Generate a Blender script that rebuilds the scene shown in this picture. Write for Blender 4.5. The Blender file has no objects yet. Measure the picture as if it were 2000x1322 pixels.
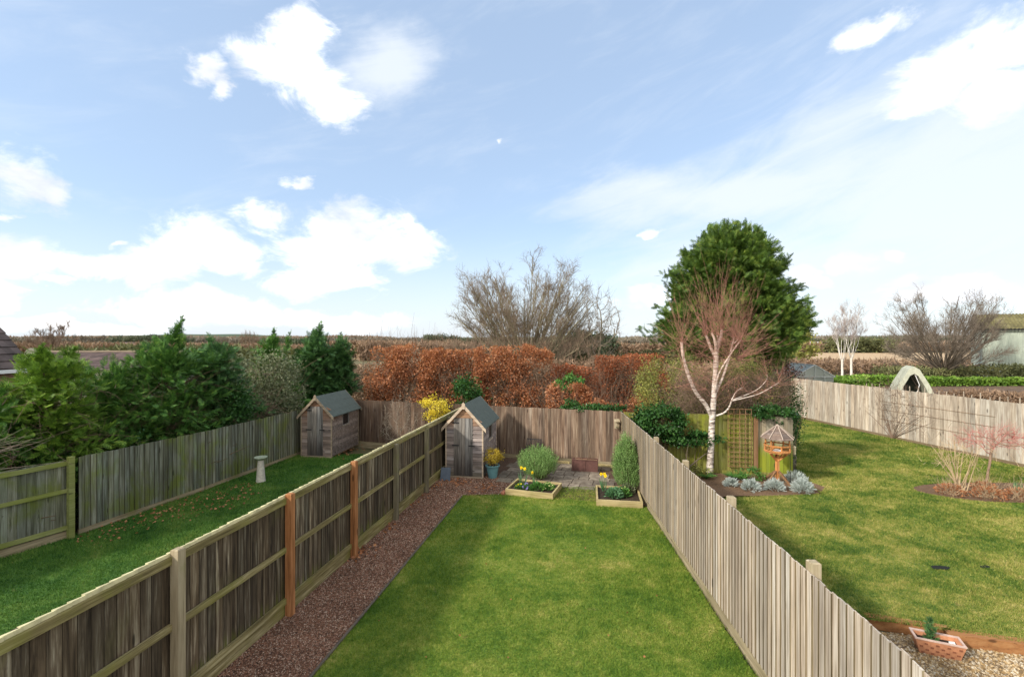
import bpy, math, random
import numpy as np
from mathutils import Vector
rng = np.random.default_rng(7); random.seed(7)
C = bpy.context.scene.collection
CAM_H = 4.15; F = 944.4
R = math.radians
def gp(px, py, z=0.0):
    """point on the level z seen at a photo position (used to survey the garden)"""
    Y = F*(CAM_H-z)/(py-661.0); return ((px-1000)*Y/F, Y)
def at(px, py, Y): return np.array([(px-1000)*Y/F, Y, CAM_H-(py-661)*Y/F])

# ------------------------------------------------------------------ nodes
class NT:
    def __init__(s, name, tree=None):
        if tree is None:
            s.m = bpy.data.materials.new(name); s.m.use_nodes = True; s.t = s.m.node_tree
            s.b = s.t.nodes['Principled BSDF']; s.out = s.t.nodes['Material Output']
            s.b.inputs['Specular IOR Level'].default_value = .25
        else: s.t = tree
    def node(s, ty, **k):
        n = s.t.nodes.new(ty)
        for a, b in k.items(): setattr(n, a, b)
        return n
    def set(s, sock, v):
        if isinstance(v, bpy.types.NodeSocket): s.t.links.new(v, sock)
        elif v is not None:
            if isinstance(v, (tuple, list)) and len(v) == 3 and sock.type == 'RGBA': v = (*v, 1)
            sock.default_value = v
    def obj(s): return s.node('ShaderNodeTexCoord').outputs['Object']
    def isl(s): return s.node('ShaderNodeNewGeometry').outputs['Random Per Island']
    def mapv(s, v, sc=(1,1,1), loc=(0,0,0)):
        n = s.node('ShaderNodeMapping'); s.set(n.inputs[0], v); n.inputs['Scale'].default_value = sc; n.inputs['Location'].default_value = loc
        return n.outputs[0]
    def noise(s, v, sc=5, det=3, ro=.55, dist=0):
        n = s.node('ShaderNodeTexNoise'); s.set(n.inputs['Vector'], v); n.inputs['Scale'].default_value = sc
        n.inputs['Detail'].default_value = det; n.inputs['Roughness'].default_value = ro; n.inputs['Distortion'].default_value = dist
        return n.outputs[0]
    def ramp(s, f, stops):
        n = s.node('ShaderNodeValToRGB'); s.set(n.inputs[0], f); e = n.color_ramp.elements
        while len(e) < len(stops): e.new(.5)
        for i, (p, c) in enumerate(stops):
            e[i].position = p; c = (c,c,c) if isinstance(c, (int, float)) else c; e[i].color = (*c, 1)
        return n.outputs[0]
    def mix(s, f, a, b, bl='MIX'):
        n = s.node('ShaderNodeMix', data_type='RGBA', blend_type=bl)
        s.set(n.inputs[0], f); s.set(n.inputs[6], a); s.set(n.inputs[7], b); return n.outputs[2]
    def math(s, op, a, b=None, c=None, clamp=False):
        n = s.node('ShaderNodeMath', operation=op, use_clamp=clamp); s.set(n.inputs[0], a)
        if b is not None: s.set(n.inputs[1], b)
        if c is not None: s.set(n.inputs[2], c)
        return n.outputs[0]
    def rng(s, v, a, b, c=0, d=1, smooth=False):
        n = s.node('ShaderNodeMapRange', interpolation_type='SMOOTHSTEP' if smooth else 'LINEAR'); s.set(n.inputs[0], v)
        for i, x in enumerate((a,b,c,d)): s.set(n.inputs[1+i], x)
        return n.outputs[0]
    def sep(s, v): 
        n = s.node('ShaderNodeSeparateXYZ'); s.set(n.inputs[0], v); return n.outputs
    def comb(s, x, y, z):
        n = s.node('ShaderNodeCombineXYZ')
        for i, v in enumerate((x,y,z)): s.set(n.inputs[i], v)
        return n.outputs[0]
    def add(s, a, b):
        n = s.node('ShaderNodeVectorMath', operation='ADD'); s.set(n.inputs[0], a); s.set(n.inputs[1], b); return n.outputs[0]
    def bump(s, h, st=.4, d=.01):
        n = s.node('ShaderNodeBump'); n.inputs['Strength'].default_value = st; n.inputs['Distance'].default_value = d
        s.set(n.inputs['Height'], h); s.t.links.new(n.outputs[0], s.b.inputs['Normal'])
    def done(s, col, rough=.85): s.set(s.b.inputs['Base Color'], col); s.set(s.b.inputs['Roughness'], rough); return s.m

def plain(name, col, rough=.7, var=.25, sc=12, metal=0, bump=.15):
    n = NT(name); o = n.obj(); f = n.noise(o, sc, 5, .6)
    lo = tuple(c*(1-var) for c in col); hi = tuple(min(1, c*(1+var)) for c in col)
    n.b.inputs['Metallic'].default_value = metal; n.bump(n.noise(o, sc*4, 4), bump, .01)
    return n.done(n.ramp(f, [(.3, lo), (.7, hi)]), rough)

def wood(name, dark, mid, light, lo=.3, hi=.7, algae=None, isl_var=.35, axis='z', sc=16, zalg=None, top=None):
    """weathered boards: grain stretched along the board, tone per board, algae film"""
    n = NT(name); o = n.obj(); r = n.isl()
    off = n.comb(n.math('MULTIPLY', r, 37.0), n.math('MULTIPLY', r, 91.0), n.math('MULTIPLY', r, 53.0))
    s = {'z': (sc, sc, 1.0), 'x': (1.0, sc, sc)}[axis]
    v = n.add(n.mapv(o, s), off)
    a = n.noise(v, 1.0, 6, .62, .35); s2 = tuple(q*5 if q > 1 else 3 for q in s)
    fine = n.noise(n.add(n.mapv(o, s2), off), 1.0, 4, .6)
    f = n.math('ADD', n.math('MULTIPLY', a, .75), n.math('MULTIPLY', fine, .25))
    col = n.ramp(f, [(lo, dark), ((lo+hi)/2, mid), (hi, light)])
    big = n.noise(n.add(n.mapv(o, (1.3,1.3,1.0)), off), 1.0, 3, .6)
    col = n.mix(n.rng(big, .35, .75, 0, .55), col, tuple(c*.55 for c in mid), 'MIX')
    if top:                                   # unweathered wood sheltered high on the wall
        z = n.sep(o)[2]
        t = n.math('MULTIPLY', n.rng(n.math('ADD', z, n.math('MULTIPLY', big, .5)), top[1], top[2], 0, 1, True), .75)
        col = n.mix(t, col, n.mix(fine, tuple(c*.7 for c in top[0]), top[0]))
    if algae:
        g = n.noise(n.mapv(o, (.9,.9,.7)), 1.6, 4, .65, .3)
        g = n.rng(g, .62-algae[1]*.35, .9-algae[1]*.35, 0, algae[2], True)
        if zalg: # stain zone by height: (z0, z1) full at z0 none at z1
            z = n.sep(o)[2]
            zz = n.rng(n.math('ADD', z, n.math('MULTIPLY', n.math('SUBTRACT', a, .5), zalg[2])), zalg[0], zalg[1], 1, 0, True)
            g = n.math('MAXIMUM', g, n.math('MULTIPLY', zz, zalg[3]))
        col = n.mix(g, col, n.mix(fine, tuple(c*.55 for c in algae[0]), algae[0]))
    r2 = n.math('FRACT', n.math('MULTIPLY', r, 17.37)); col = n.mix(1.0, col, n.ramp(r2, [(0, (1,.97,.93)), (.5, (.95,.95,.95)), (1, (.90,.95,1.0))]), 'MULTIPLY')
    st = n.noise(n.add(n.mapv(o, tuple(q*.9 if q > 1 else .8 for q in s)), off), 1.3, 5, .7, .8); col = n.mix(n.rng(st, .60, .72, 0, .7, True), col, tuple(c*.6 for c in dark))
    col = n.mix(1.0, col, n.ramp(r, [(0, 1-isl_var), (1, 1.0)]), 'MULTIPLY')
    # knots
    vo = n.node('ShaderNodeTexVoronoi'); n.set(vo.inputs['Vector'], n.add(n.mapv(o, tuple(9 if q > 1 else 2.5 for q in s)), off)); vo.inputs['Scale'].default_value = .5
    k = n.rng(vo.outputs['Distance'], .06, .12, .75, 0, True)
    col = n.mix(k, col, tuple(c*.35 for c in dark))
    cr = n.noise(n.add(n.mapv(o, tuple(q*3.2 if q > 1 else .7 for q in s)), off), 1.0, 3, .7); col = n.mix(n.rng(cr, .61, .66, 0, .65, True), col, tuple(c*.5 for c in dark))
    n.bump(f, .5, .006); return n.done(col, .88)

def leaf(name, c1, c2, c3=None, tr=.25, sc=1.5, rough=.55, patch=.5):
    n = NT(name); o = n.obj(); r = n.isl(); p = n.noise(o, sc, 3, .6)
    f = n.math('ADD', n.math('MULTIPLY', r, 1-patch), n.math('MULTIPLY', n.rng(p, .3, .7), patch))
    st = [(0, c1), (.6, c2), (1, c3 or tuple(min(1, c*1.35) for c in c2))]
    col = n.ramp(f, st); n.done(col, rough)
    t = n.node('ShaderNodeBsdfTranslucent'); n.set(t.inputs[0], n.mix(1.0, col, (1.3,1.3,.8), 'MULTIPLY'))
    mx = n.node('ShaderNodeMixShader'); mx.inputs[0].default_value = tr
    n.t.links.new(n.b.outputs[0], mx.inputs[1]); n.t.links.new(t.outputs[0], mx.inputs[2]); n.t.links.new(mx.outputs[0], n.out.inputs[0])
    return n.m

def grass_mat(name, dark, mid, yel, straw, ya=.5, sc=.8, blade=True, seed=0):
    n = NT(name); o = n.mapv(n.obj(), (1,1,1), (seed*7.3, seed*3.1, 0))
    a = n.noise(o, sc, 4, .6, .4); b = n.noise(o, sc*4.5, 4, .65); c = n.noise(o, 38, 3, .6)
    f = n.math('ADD', n.math('MULTIPLY', a, .62), n.math('MULTIPLY', b, .38))
    f = n.math('ADD', f, n.math('MULTIPLY', n.math('SUBTRACT', n.isl() if blade else c, .5), .20)); f = n.math('ADD', f, n.math('MULTIPLY', n.math('SUBTRACT', n.noise(o, 13, 4, .7), .5), .34))
    col = n.ramp(f, [(.33, dark), (.46, mid), (.60-ya*.08, yel), (.72-ya*.06, straw)])
    # bare scuffs
    s = n.noise(o, 2.3, 4, .7); col = n.mix(n.rng(s, .64, .76, 0, .6, True), col, (.34,.26,.11))
    if not blade: col = n.mix(1.0, col, n.ramp(c, [(.3, .5), (.7, 1.0)]), 'MULTIPLY'); n.bump(c, .8, .03)
    n.done(col, .7)
    if blade:
        t = n.node('ShaderNodeBsdfTranslucent'); n.set(t.inputs[0], col); mx = n.node('ShaderNodeMixShader'); mx.inputs[0].default_value = .3
        n.t.links.new(n.b.outputs[0], mx.inputs[1]); n.t.links.new(t.outputs[0], mx.inputs[2]); n.t.links.new(mx.outputs[0], n.out.inputs[0])
    return n.m

def stones(name, cols, isl=True, sc=60):
    n = NT(name); o = n.obj(); f = n.isl() if isl else n.noise(o, sc, 4, .8)
    k = len(cols); st = [((i+.5)/k, c) for i, c in enumerate(cols)]
    if not isl: st = [(.3+.4*p, c) for p, c in st]; n.bump(f, 1, .03)
    col = n.ramp(f, st)
    col = n.mix(1.0, col, n.ramp(n.noise(o, 1.1, 3, .6), [(.3, .68), (.7, 1.0)]), 'MULTIPLY')
    return n.done(col, .85)

# ------------------------------------------------------------------ objects
def tag(o, label=None, cat=None, group=None, kind=None):
    for k, v in (('label', label), ('category', cat), ('group', group), ('kind', kind)):
        if v: o[k] = v
    return o
def thing(name, label, cat, loc=(0,0,0), rz=0, group=None):
    o = bpy.data.objects.new(name, None); C.objects.link(o); o.location = loc; o.rotation_euler = (0,0,rz)
    o.empty_display_size = .2
    return tag(o, label, cat, group)
class MB:
    def __init__(s): s.v = []; s.f = []; s.n = 0
    def add(s, v, f):
        v = np.asarray(v, float).reshape(-1, 3)
        if isinstance(f, list) and len({len(q) for q in f}) > 1:
            for q in {len(q) for q in f}: s.f.append(np.array([r for r in f if len(r) == q])+s.n)
            s.v.append(v); s.n += len(v); return s
        f = np.asarray(f, int)
        if len(v) == 0 or len(f) == 0: return s
        s.v.append(v); s.f.append(f+s.n); s.n += len(v); return s
    def build(s, name, mat, parent=None, loc=None, smooth=False, uprot=None):
        """loc: subtract this point (verts given in world space) and use it as the origin of a top-level object"""
        me = bpy.data.meshes.new(name); v = np.concatenate(s.v)
        base = loc if loc is not None else None
        if base is not None: v = v-np.array(base, float)
        nl = sum(f.size for f in s.f); nf = sum(len(f) for f in s.f)
        me.vertices.add(len(v)); me.vertices.foreach_set('co', v.astype(np.float32).ravel())
        me.loops.add(nl); me.loops.foreach_set('vertex_index', np.concatenate([f.ravel() for f in s.f]).astype(np.int32))
        tot = np.concatenate([np.full(len(f), f.shape[1]) for f in s.f]); st = np.concatenate([[0], np.cumsum(tot)[:-1]])
        me.polygons.add(nf); me.polygons.foreach_set('loop_start', st.astype(np.int32)); me.polygons.foreach_set('loop_total', tot.astype(np.int32))
        me.polygons.foreach_set('use_smooth', np.full(nf, smooth))
        me.materials.append(mat); me.update(calc_edges=True); me.validate()
        o = bpy.data.objects.new(name, me); C.objects.link(o)
        if parent: o.parent = parent
        elif base is not None: o.location = base
        return o
    def each(s, name, mat, parent):
        """every piece added becomes a part of its own"""
        for v, f in zip(s.v, s.f): MB().add(v, f-f.min()).build(name, mat, parent)
    def box(s, x0, x1, y0, y1, z0, z1, top=0.0):
        v = [(x0,y0,z0),(x1,y0,z0),(x1,y1,z0),(x0,y1,z0),(x0+top,y0+top,z1),(x1-top,y0+top,z1),(x1-top,y1-top,z1),(x0+top,y1-top,z1)]
        return s.add(v, [(0,3,2,1),(4,5,6,7),(0,1,5,4),(1,2,6,5),(2,3,7,6),(3,0,4,7)])
    def hexa(s, v): return s.add(v, [(0,3,2,1),(4,5,6,7),(0,1,5,4),(1,2,6,5),(2,3,7,6),(3,0,4,7)])
    def bar(s, a, b, w, h=None, up=(0,0,1)):
        a = np.array(a, float); b = np.array(b, float); h = h or w; d = b-a; d /= np.linalg.norm(d)
        u = np.array(up, float)
        if abs(d@u) > .95: u = np.array([1.,0,0])
        x = np.cross(d, u); x /= np.linalg.norm(x); y = np.cross(x, d)
        q = [-x*w/2-y*h/2, x*w/2-y*h/2, x*w/2+y*h/2, -x*w/2+y*h/2]
        return s.hexa([a+p for p in q]+[b+p for p in q])
    def lathe(s, prof, seg=24, c=(0,0,0), cap=True):
        prof = np.array(prof); a = np.linspace(0, 2*np.pi, seg, endpoint=False); m = len(prof)
        v = np.stack([np.outer(prof[:,0], np.cos(a)), np.outer(prof[:,0], np.sin(a)), np.repeat(prof[:,1][:,None], seg, 1)], -1).reshape(-1,3)+np.array(c)
        f = [(i*seg+j, i*seg+(j+1)%seg, (i+1)*seg+(j+1)%seg, (i+1)*seg+j) for i in range(m-1) for j in range(seg)]
        s.add(v, f)
        if cap: s.add(v[:seg], [tuple(range(seg))[::-1]]); s.add(v[-seg:], [tuple(range(seg))])
        return s
    def tubes(s, P, Rr, k=4):
        P = np.asarray(P, float); Rr = np.asarray(Rr, float); n, m, _ = P.shape
        if Rr.ndim == 1: Rr = np.repeat(Rr[None], n, 0)
        T = np.gradient(P, axis=1); T /= np.linalg.norm(T, axis=2, keepdims=True)+1e-9
        ref = np.where(np.abs(T[:, :1, 2:3]) > .8, np.array([[[1.,0,0]]]), np.array([[[0,0,1.]]]))
        U = np.cross(T, ref); U /= np.linalg.norm(U, axis=2, keepdims=True)+1e-9; V = np.cross(T, U)
        a = np.linspace(0, 2*np.pi, k, endpoint=False)
        v = P[:,:,None]+Rr[:,:,None,None]*(U[:,:,None]*np.cos(a)[:,None]+V[:,:,None]*np.sin(a)[:,None])
        i, j, q = np.meshgrid(np.arange(n), np.arange(m-1), np.arange(k), indexing='ij')
        b = i*m*k; q2 = (q+1) % k
        f = np.stack([b+j*k+q, b+j*k+q2, b+(j+1)*k+q2, b+(j+1)*k+q], -1).reshape(-1,4)
        return s.add(v.reshape(-1,3), f)
    def scatter(s, tv, tf, P, X, Y, Z, S):
        """place template at P with frame X,Y,Z (n,3) and scale S (n,) or (n,3)"""
        tv = np.asarray(tv, float); tf = np.asarray(tf); n = len(P)
        S = np.asarray(S, float); S = S[:,None] if S.ndim == 1 else S
        S = np.broadcast_to(S, (n,3))
        v = P[:,None]+(X*S[:,:1])[:,None]*tv[None,:,0:1]+(Y*S[:,1:2])[:,None]*tv[None,:,1:2]+(Z*S[:,2:3])[:,None]*tv[None,:,2:3]
        f = tf[None]+(np.arange(n)*len(tv))[:,None,None]
        return s.add(v.reshape(-1,3), f.reshape(-1, tf.shape[1]))
def unit(v): return v/(np.linalg.norm(v, axis=-1, keepdims=True)+1e-9)
def rdir(n): return unit(rng.normal(size=(n,3)))
def frames(d, roll=None):
    """X along d, random roll"""
    d = unit(d); r = rdir(len(d)) if roll is None else roll
    y = unit(np.cross(d, r)); return d, y, np.cross(d, y)
class LN:
    """smooth lumpy random field"""
    def __init__(s, sc, k=7, seed=1):
        g = np.random.default_rng(seed); s.w = g.normal(size=(k,3))*sc; s.p = g.uniform(0, 6.28, k)
    def __call__(s, P): return np.sin(P@s.w.T+s.p).mean(1)*1.6
LEAF = ([(0,0,0),(.45,.3,.06),(1,0,0),(.45,-.3,.06)], [(0,1,2,3)])
TRI = ([(0,-.5,0),(0,.5,0),(1,0,0)], [(0,1,2)])
def spray_t(n=5):
    v = []; f = []
    def sprig(x, a, l, w):
        d = np.array([math.cos(a), math.sin(a), -.12]); p = np.array([-math.sin(a), math.cos(a), 0]); o = np.array([x, 0, -.18*x*x])
        b = len(v); v.extend([o-p*w*.4, o+d*l*.5+p*w, o+d*l, o+d*l*.5-p*w]); f.append((b,b+1,b+2,b+3))
    sprig(0, 0, 1.0, .04)
    for i in range(n):
        x = .08+.8*i/n; l = .5*(1-.6*i/n)
        for sg in (-1, 1): sprig(x+.04*sg, sg*R(34), l, .044)
    return np.array(v), np.array(f)
SPRAY = spray_t(4)
def needle_t(n=9):
    v = []; f = []; g = np.random.default_rng(3)
    for i in range(n):
        x = i/n; a = i*2.4; d = np.array([.6, .8*math.cos(a), .8*math.sin(a)]); p = np.cross(d, g.normal(size=3)); p /= np.linalg.norm(p)
        o = np.array([x,0,0]); b = len(v); l = .17; v.extend([o-p*.03, o+p*.03, o+d*l]); f.append((b,b+1,b+2))
    b = len(v); v.extend([(0,-.015,0),(0,.015,0),(1,0,0)]); f.append((b,b+1,b+2))
    return np.array(v), np.array(f)
NEEDLE = needle_t()

def colonize(seeds, A, step=.3, kill=.45, infl=4, iters=120, up=.08, jit=.12, g=None):
    g = g or rng
    N = [np.array(p, float) for p in seeds]; par = [-1]+list(range(len(seeds)-1)); A = A.copy()
    X = np.array(N); d = np.full(len(A), 1e9); idx = np.zeros(len(A), int)
    def upd(new, off):
        nonlocal d, idx
        D = np.linalg.norm(A[:,None]-new[None], axis=2); j = D.argmin(1); m = D[np.arange(len(A)), j]
        b = m < d; d = np.where(b, m, d); idx = np.where(b, j+off, idx)
    upd(X, 0)
    for it in range(iters):
        keep = d > kill; A = A[keep]; d = d[keep]; idx = idx[keep]
        if len(A) == 0: break
        act = d < infl
        if not act.any(): break
        dirs = unit(A[act]-X[idx[act]]); S = np.zeros((len(X),3)); np.add.at(S, idx[act], dirs)
        w = np.unique(idx[act]); D = unit(unit(S[w])+g.normal(size=(len(w),3))*jit+np.array([0,0,up])); new = X[w]+D*step
        off = len(X); X = np.concatenate([X, new]); par.extend(w.tolist()); upd(new, off)
        if len(X) > 9000: break
    return X, np.array(par)
def skeleton(X, par, tip=.008, e=2.3, rmax=None):
    n = len(X); w = np.zeros(n); ch = np.zeros(n, int)
    for i in range(1, n): ch[par[i]] += 1
    r = np.zeros(n)
    for i in range(n-1, -1, -1):
        r[i] = (w[i] if ch[i] else tip**e)
        if par[i] >= 0: w[par[i]] += r[i]
    r = r**(1/e); 
    if rmax: r = np.minimum(r, rmax)
    return r, ch
def skel_mesh(X, par, r, k=5, sel=None):
    """tubes over a skeleton, the thickest child continuing its parent"""
    n = len(X); d = np.zeros((n,3)); d[1:] = X[1:]-X[par[1:]]; d[0] = (0,0,1); d = unit(d)
    best = {}
    for i in range(1, n):
        p = par[i]
        if p not in best or r[i] > r[best[p]]: best[p] = i
    mb = MB(); a = np.linspace(0, 2*np.pi, k, endpoint=False)
    def ring(P, D, Rr):
        ref = np.where(np.abs(D[:,2:3]) > .9, np.array([[1.,0,0]]), np.array([[0,.05,1.]]))
        U = unit(np.cross(D, ref)); V = np.cross(D, U)
        return P[:,None]+Rr[:,None,None]*(U[:,None]*np.cos(a)[:,None]+V[:,None]*np.sin(a)[:,None])
    ids = np.arange(1, n) if sel is None else np.array([i for i in range(1, n) if sel[i]])
    if len(ids) == 0: return mb
    pa = par[ids]; cont = np.array([best[p] == i for i, p in zip(ids, pa)])
    D0 = np.where(cont[:,None], d[pa], d[ids]); R0 = np.where(cont, r[pa], r[ids]*1.15)
    # avoid frame flips between rings
    a0 = ring(X[pa], D0, R0); a1 = ring(X[ids], d[ids], r[ids])
    m = len(ids); v = np.stack([a0, a1], 1).reshape(-1,3); b = (np.arange(m)*2*k)[:,None]; q = np.arange(k)[None]; q2 = (q+1) % k
    f = np.stack([b+q, b+q2, b+k+q2, b+k+q], -1).reshape(-1,4); mb.add(v, f); return mb
def twigs(mb, P, D, L, r0, bend=.25, up=.2, m=4, k=3):
    n = len(P); D = unit(D); t = np.linspace(0, 1, m); L = np.broadcast_to(L, (n,))
    B = rng.normal(size=(n,3))*bend+np.array([0,0,up])
    pts = P[:,None]+(D[:,None]*t[None,:,None]+B[:,None]*(t**2)[None,:,None])*L[:,None,None]
    rr = np.broadcast_to(r0, (n,))[:,None]*np.linspace(1, .25, m)[None]
    mb.tubes(pts, rr, k)
def bare_tree(name, label, base, A, step, kill, trunk_mat, twig_mat, tip=.01, cat='tree', seeds=None, ntw=6, twl=.6, twr=.006, group=None, split=.03, up=.05, twup=.25, infl=5, rmax=.3, jit=.12, seed=1, e=2.3):
    g = np.random.default_rng(seed); base = np.array(base, float)
    X, par = colonize(seeds if seeds is not None else [base, base+[0,0,step]], A, step, kill, infl, up=up, jit=jit, g=g)
    r, ch = skeleton(X, par, tip, e, rmax=rmax)
    t = thing(name, label, cat, tuple(base), 0, group)
    big = r > split; Xl = X-base
    m = skel_mesh(Xl, par, r, 6, big)
    if m.v: m.build('trunk', trunk_mat, t, smooth=True)
    m = skel_mesh(Xl, par, r, 4, ~big)
    thin = np.where(r < tip*2.2)[0]; thin = thin[thin > 0]
    ii = np.repeat(thin, ntw); 
    if len(ii):
        D = unit(Xl[ii]-Xl[par[ii]])+rng.normal(size=(len(ii),3))*.55
        P = Xl[ii]+(Xl[par[ii]]-Xl[ii])*rng.uniform(0, 1, (len(ii),1)); twigs(m, P, D, rng.uniform(.4, 1, len(ii))*twl, twr, up=twup)
    m.build('crown', twig_mat, t)
    return t
def limbs_from(P, r, n, t0, t1, ang, lf, lmin, m, g, up=.15, wig=.05, rf=.6):
    """side branches leaving the paths P (k,m0,3); returns new paths and start radii"""
    k, m0, _ = P.shape; i = np.repeat(np.arange(k), n); t = g.uniform(t0, t1, len(i)); x = t*(m0-1); j = np.minimum(x.astype(int), m0-2); f = (x-j)[:,None]
    S = P[i,j]*(1-f)+P[i,j+1]*f; T = unit(P[i,j+1]-P[i,j]); Lp = np.linalg.norm(P[:,-1]-P[:,0], axis=1)[i]
    D = unit(T+unit(np.cross(T, g.normal(size=T.shape)))*np.tan(ang*g.uniform(.6,1.3,len(i)))[:,None]+np.array([0,0,up]))
    L = np.maximum(lmin, Lp*(1-t*.75)*lf)*g.uniform(.6,1.15,len(i)); q = np.linspace(0,1,m)
    W = np.cumsum(g.normal(size=(len(i),m,3)), 1)*wig; W -= W[:,:1]
    N = S[:,None]+(D[:,None]*q[None,:,None]+np.array([0,0,up])*(q**2)[None,:,None]+W*1.0/m)*L[:,None,None]
    rr = np.interp(t, [0,1], [1,.35])*r[i]*rf
    return N, rr
def fan_tree(name, label, base, rad, n1, trunk_mat, twig_mat, r1=.07, z0=.6, counts=(7,6,5), spread=80, seed=1, cat='tree', group=None, trunk_r=None, foot=.3, rmin=.006, curl=.25, lr=(.72,.98), t0=.38, boost=0, angs=(28,34,40), lfs=(.5,.5,.5), lm=(.6,.4,.25), hub=None, minel=0, thin=.38):
    g = np.random.default_rng(seed); T = thing(name, label, cat, tuple(base), 0, group)
    a = np.arange(n1)*2.39996+g.normal(size=n1)*.25; ph = np.arccos(1-g.uniform(0,1,n1)*(1-math.cos(R(spread)))); ph = ph*.55+.45*np.linspace(0,R(spread),n1)
    D = np.stack([np.sin(ph)*np.cos(a)*rad[0], np.sin(ph)*np.sin(a)*rad[1], np.cos(ph)*rad[2]],1); L = np.linalg.norm(D,axis=1)*g.uniform(*lr,n1)*(1+boost*np.sin(2*np.clip(ph,0,1.57))); D = unit(D)
    S = np.stack([np.cos(a)*foot*g.uniform(0,1,n1), np.sin(a)*foot*g.uniform(0,1,n1), np.full(n1, z0)+g.uniform(-.1,.6,n1)*foot],1)
    q = np.linspace(0,1,12); W = np.cumsum(g.normal(size=(n1,12,3)),1)*.06; W -= W[:,:1]
    P1 = S[:,None]+(D[:,None]*(q*(1.0))[None,:,None]+np.array([0,0,curl])*((q**2-q*.6))[None,:,None]+W/12)*L[:,None,None]
    R1 = r1*g.uniform(.55,1.1,n1); m = MB(); tap = np.linspace(1,.3,12); m.tubes(P1, R1[:,None]*tap, 6)
    if z0 > .05:
        tr = trunk_r or r1*2; m.tubes([[(0,0,0),(.02,0,z0*.5),(0,0,z0+.25)]], [tr*1.25,tr,tr*.85], 9)
    P2,r2 = limbs_from(P1, R1, counts[0], t0,.98, R(angs[0]), lfs[0], lm[0], 8, g, up=.14); 
    m.tubes(P2, r2[:,None]*np.linspace(1,thin,8), 5); m.build('trunk', trunk_mat, T, smooth=True)
    m = MB(); P3,r3 = limbs_from(P2, r2, counts[1], .2,1., R(angs[1]), lfs[1], lm[1], 6, g, up=.12); r3 = np.maximum(r3, rmin*1.3); m.tubes(P3, r3[:,None]*np.linspace(1,.4,6), 4)
    P4,r4 = limbs_from(P3, r3, counts[2], .15,1., R(angs[2]), lfs[2], lm[2], 5, g, up=.12); r4 = np.maximum(r4*.8, rmin); m.tubes(P4, r4[:,None]*np.linspace(1,.35,5), 3)
    m.build('crown', twig_mat, T); return T
def ell(n, c, rad, zmin=-1., shell=.0):
    P = rdir(n*3)*(rng.uniform(shell, 1, (n*3,1))**(1/2.5)); P = P[P[:,2] > zmin][:n]
    return P*np.array(rad)+np.array(c)

NBX = lambda y: np.interp(y, [5.4,10.2,13.2,19.4], [-11.3,-9.2,-8.4,-7.15])
def behind_left(P):
    """foliage stays on its own side of the left fence, spilling a little over its top"""
    d = P[:,0]-NBX(P[:,1]); return (d < -.30) | ((P[:,2] > 1.72) & (d < .08))
def conifer(name, label, base, H, prof, n=380, ns=12, slen=.26, mat=None, trunk=None, plume=.55, lean=.45, seed=1, z0=.0, lump=.15, group=None, cat='tree', fill=.35, flat=False, clip=None):
    """evergreen of feathery plumes; prof(t)->(rx, ry) radius at relative height"""
    g = np.random.default_rng(seed); t = thing(name, label, cat, tuple(base), 0, group)
    u = g.uniform(0, 1, n*3); rr = np.array([max(prof(x)) for x in u]); keep = g.uniform(0, 1, n*3) < (rr+.12)/(rr.max()+.12); u = u[keep][:n]; k = len(u)
    th = g.uniform(0, 2*np.pi, k); pr = np.array([prof(x) for x in u]); ln = LN(1.3, seed=seed)
    dirs = np.stack([np.cos(th), np.sin(th), np.zeros(k)], 1)
    rad = dirs*np.stack([pr[:,0], pr[:,1], np.zeros(k)], 1); lum = 1+lump*ln(np.stack([rad[:,0], rad[:,1], u*H], 1)*1.4)
    depth = np.where(g.uniform(0,1,k) < fill, g.uniform(.3, .8, k), g.uniform(.88, 1.1, k))
    tip = rad*(lum*depth)[:,None]; tip[:,2] = z0+u*(H-z0)*(1+.0*lum)
    out = unit(dirs+np.array([0,0,lean])+g.normal(size=(k,3))*.22)
    # at the top of the tree plumes point up
    out = unit(out*(1-.7*np.clip((u-.8)/.2, 0, 1))[:,None]+np.array([0,0,1.])*np.clip((u-.8)/.2, 0, 1)[:,None])
    s = g.uniform(0, 1, (k, ns)); P = tip[:,None]-out[:,None]*((1-s)*plume)[:,:,None]+g.normal(size=(k,ns,3))*plume*.16*(1.15-s)[:,:,None]
    D = out[:,None]+g.normal(size=(k,ns,3))*.42; P = P.reshape(-1,3); D = D.reshape(-1,3)
    if clip: ck = clip(P+np.array(base)); P = P[ck]; D = D[ck]
    roll = unit(g.normal(size=(len(P),3))*.35+np.array([0,0,1.])) if flat else None
    X, Y, Z = frames(D, roll); m = MB(); m.scatter(*SPRAY, P, X, Y, Z, slen*g.uniform(.6, 1.25, len(P)))
    m.build('crown', mat, t)
    tb = MB(); ts = min(1, H/3); tb.tubes([[(0,0,0),(.02*ts,0,H*.4),(0,.02*ts,H*.93)]], [.12*ts*ts,.07*ts*ts,.015*ts*ts], 7)
    br = tip*np.array([.9,.9,1])-np.array([0,0,1.])*plume*.3; sel = g.choice(k, min(k, 70), False)
    st = np.stack([np.zeros(len(sel)), np.zeros(len(sel)), np.maximum(.1, br[sel,2]-.5*np.linalg.norm(br[sel,:2], axis=1))], 1)
    tb.tubes(np.stack([st, (st+br[sel])/2+[0,0,.03], br[sel]], 1), [.035*ts*ts,.02*ts*ts,.006*ts*ts], 4)
    tb.build('trunk', trunk, t, smooth=True); return t

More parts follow.
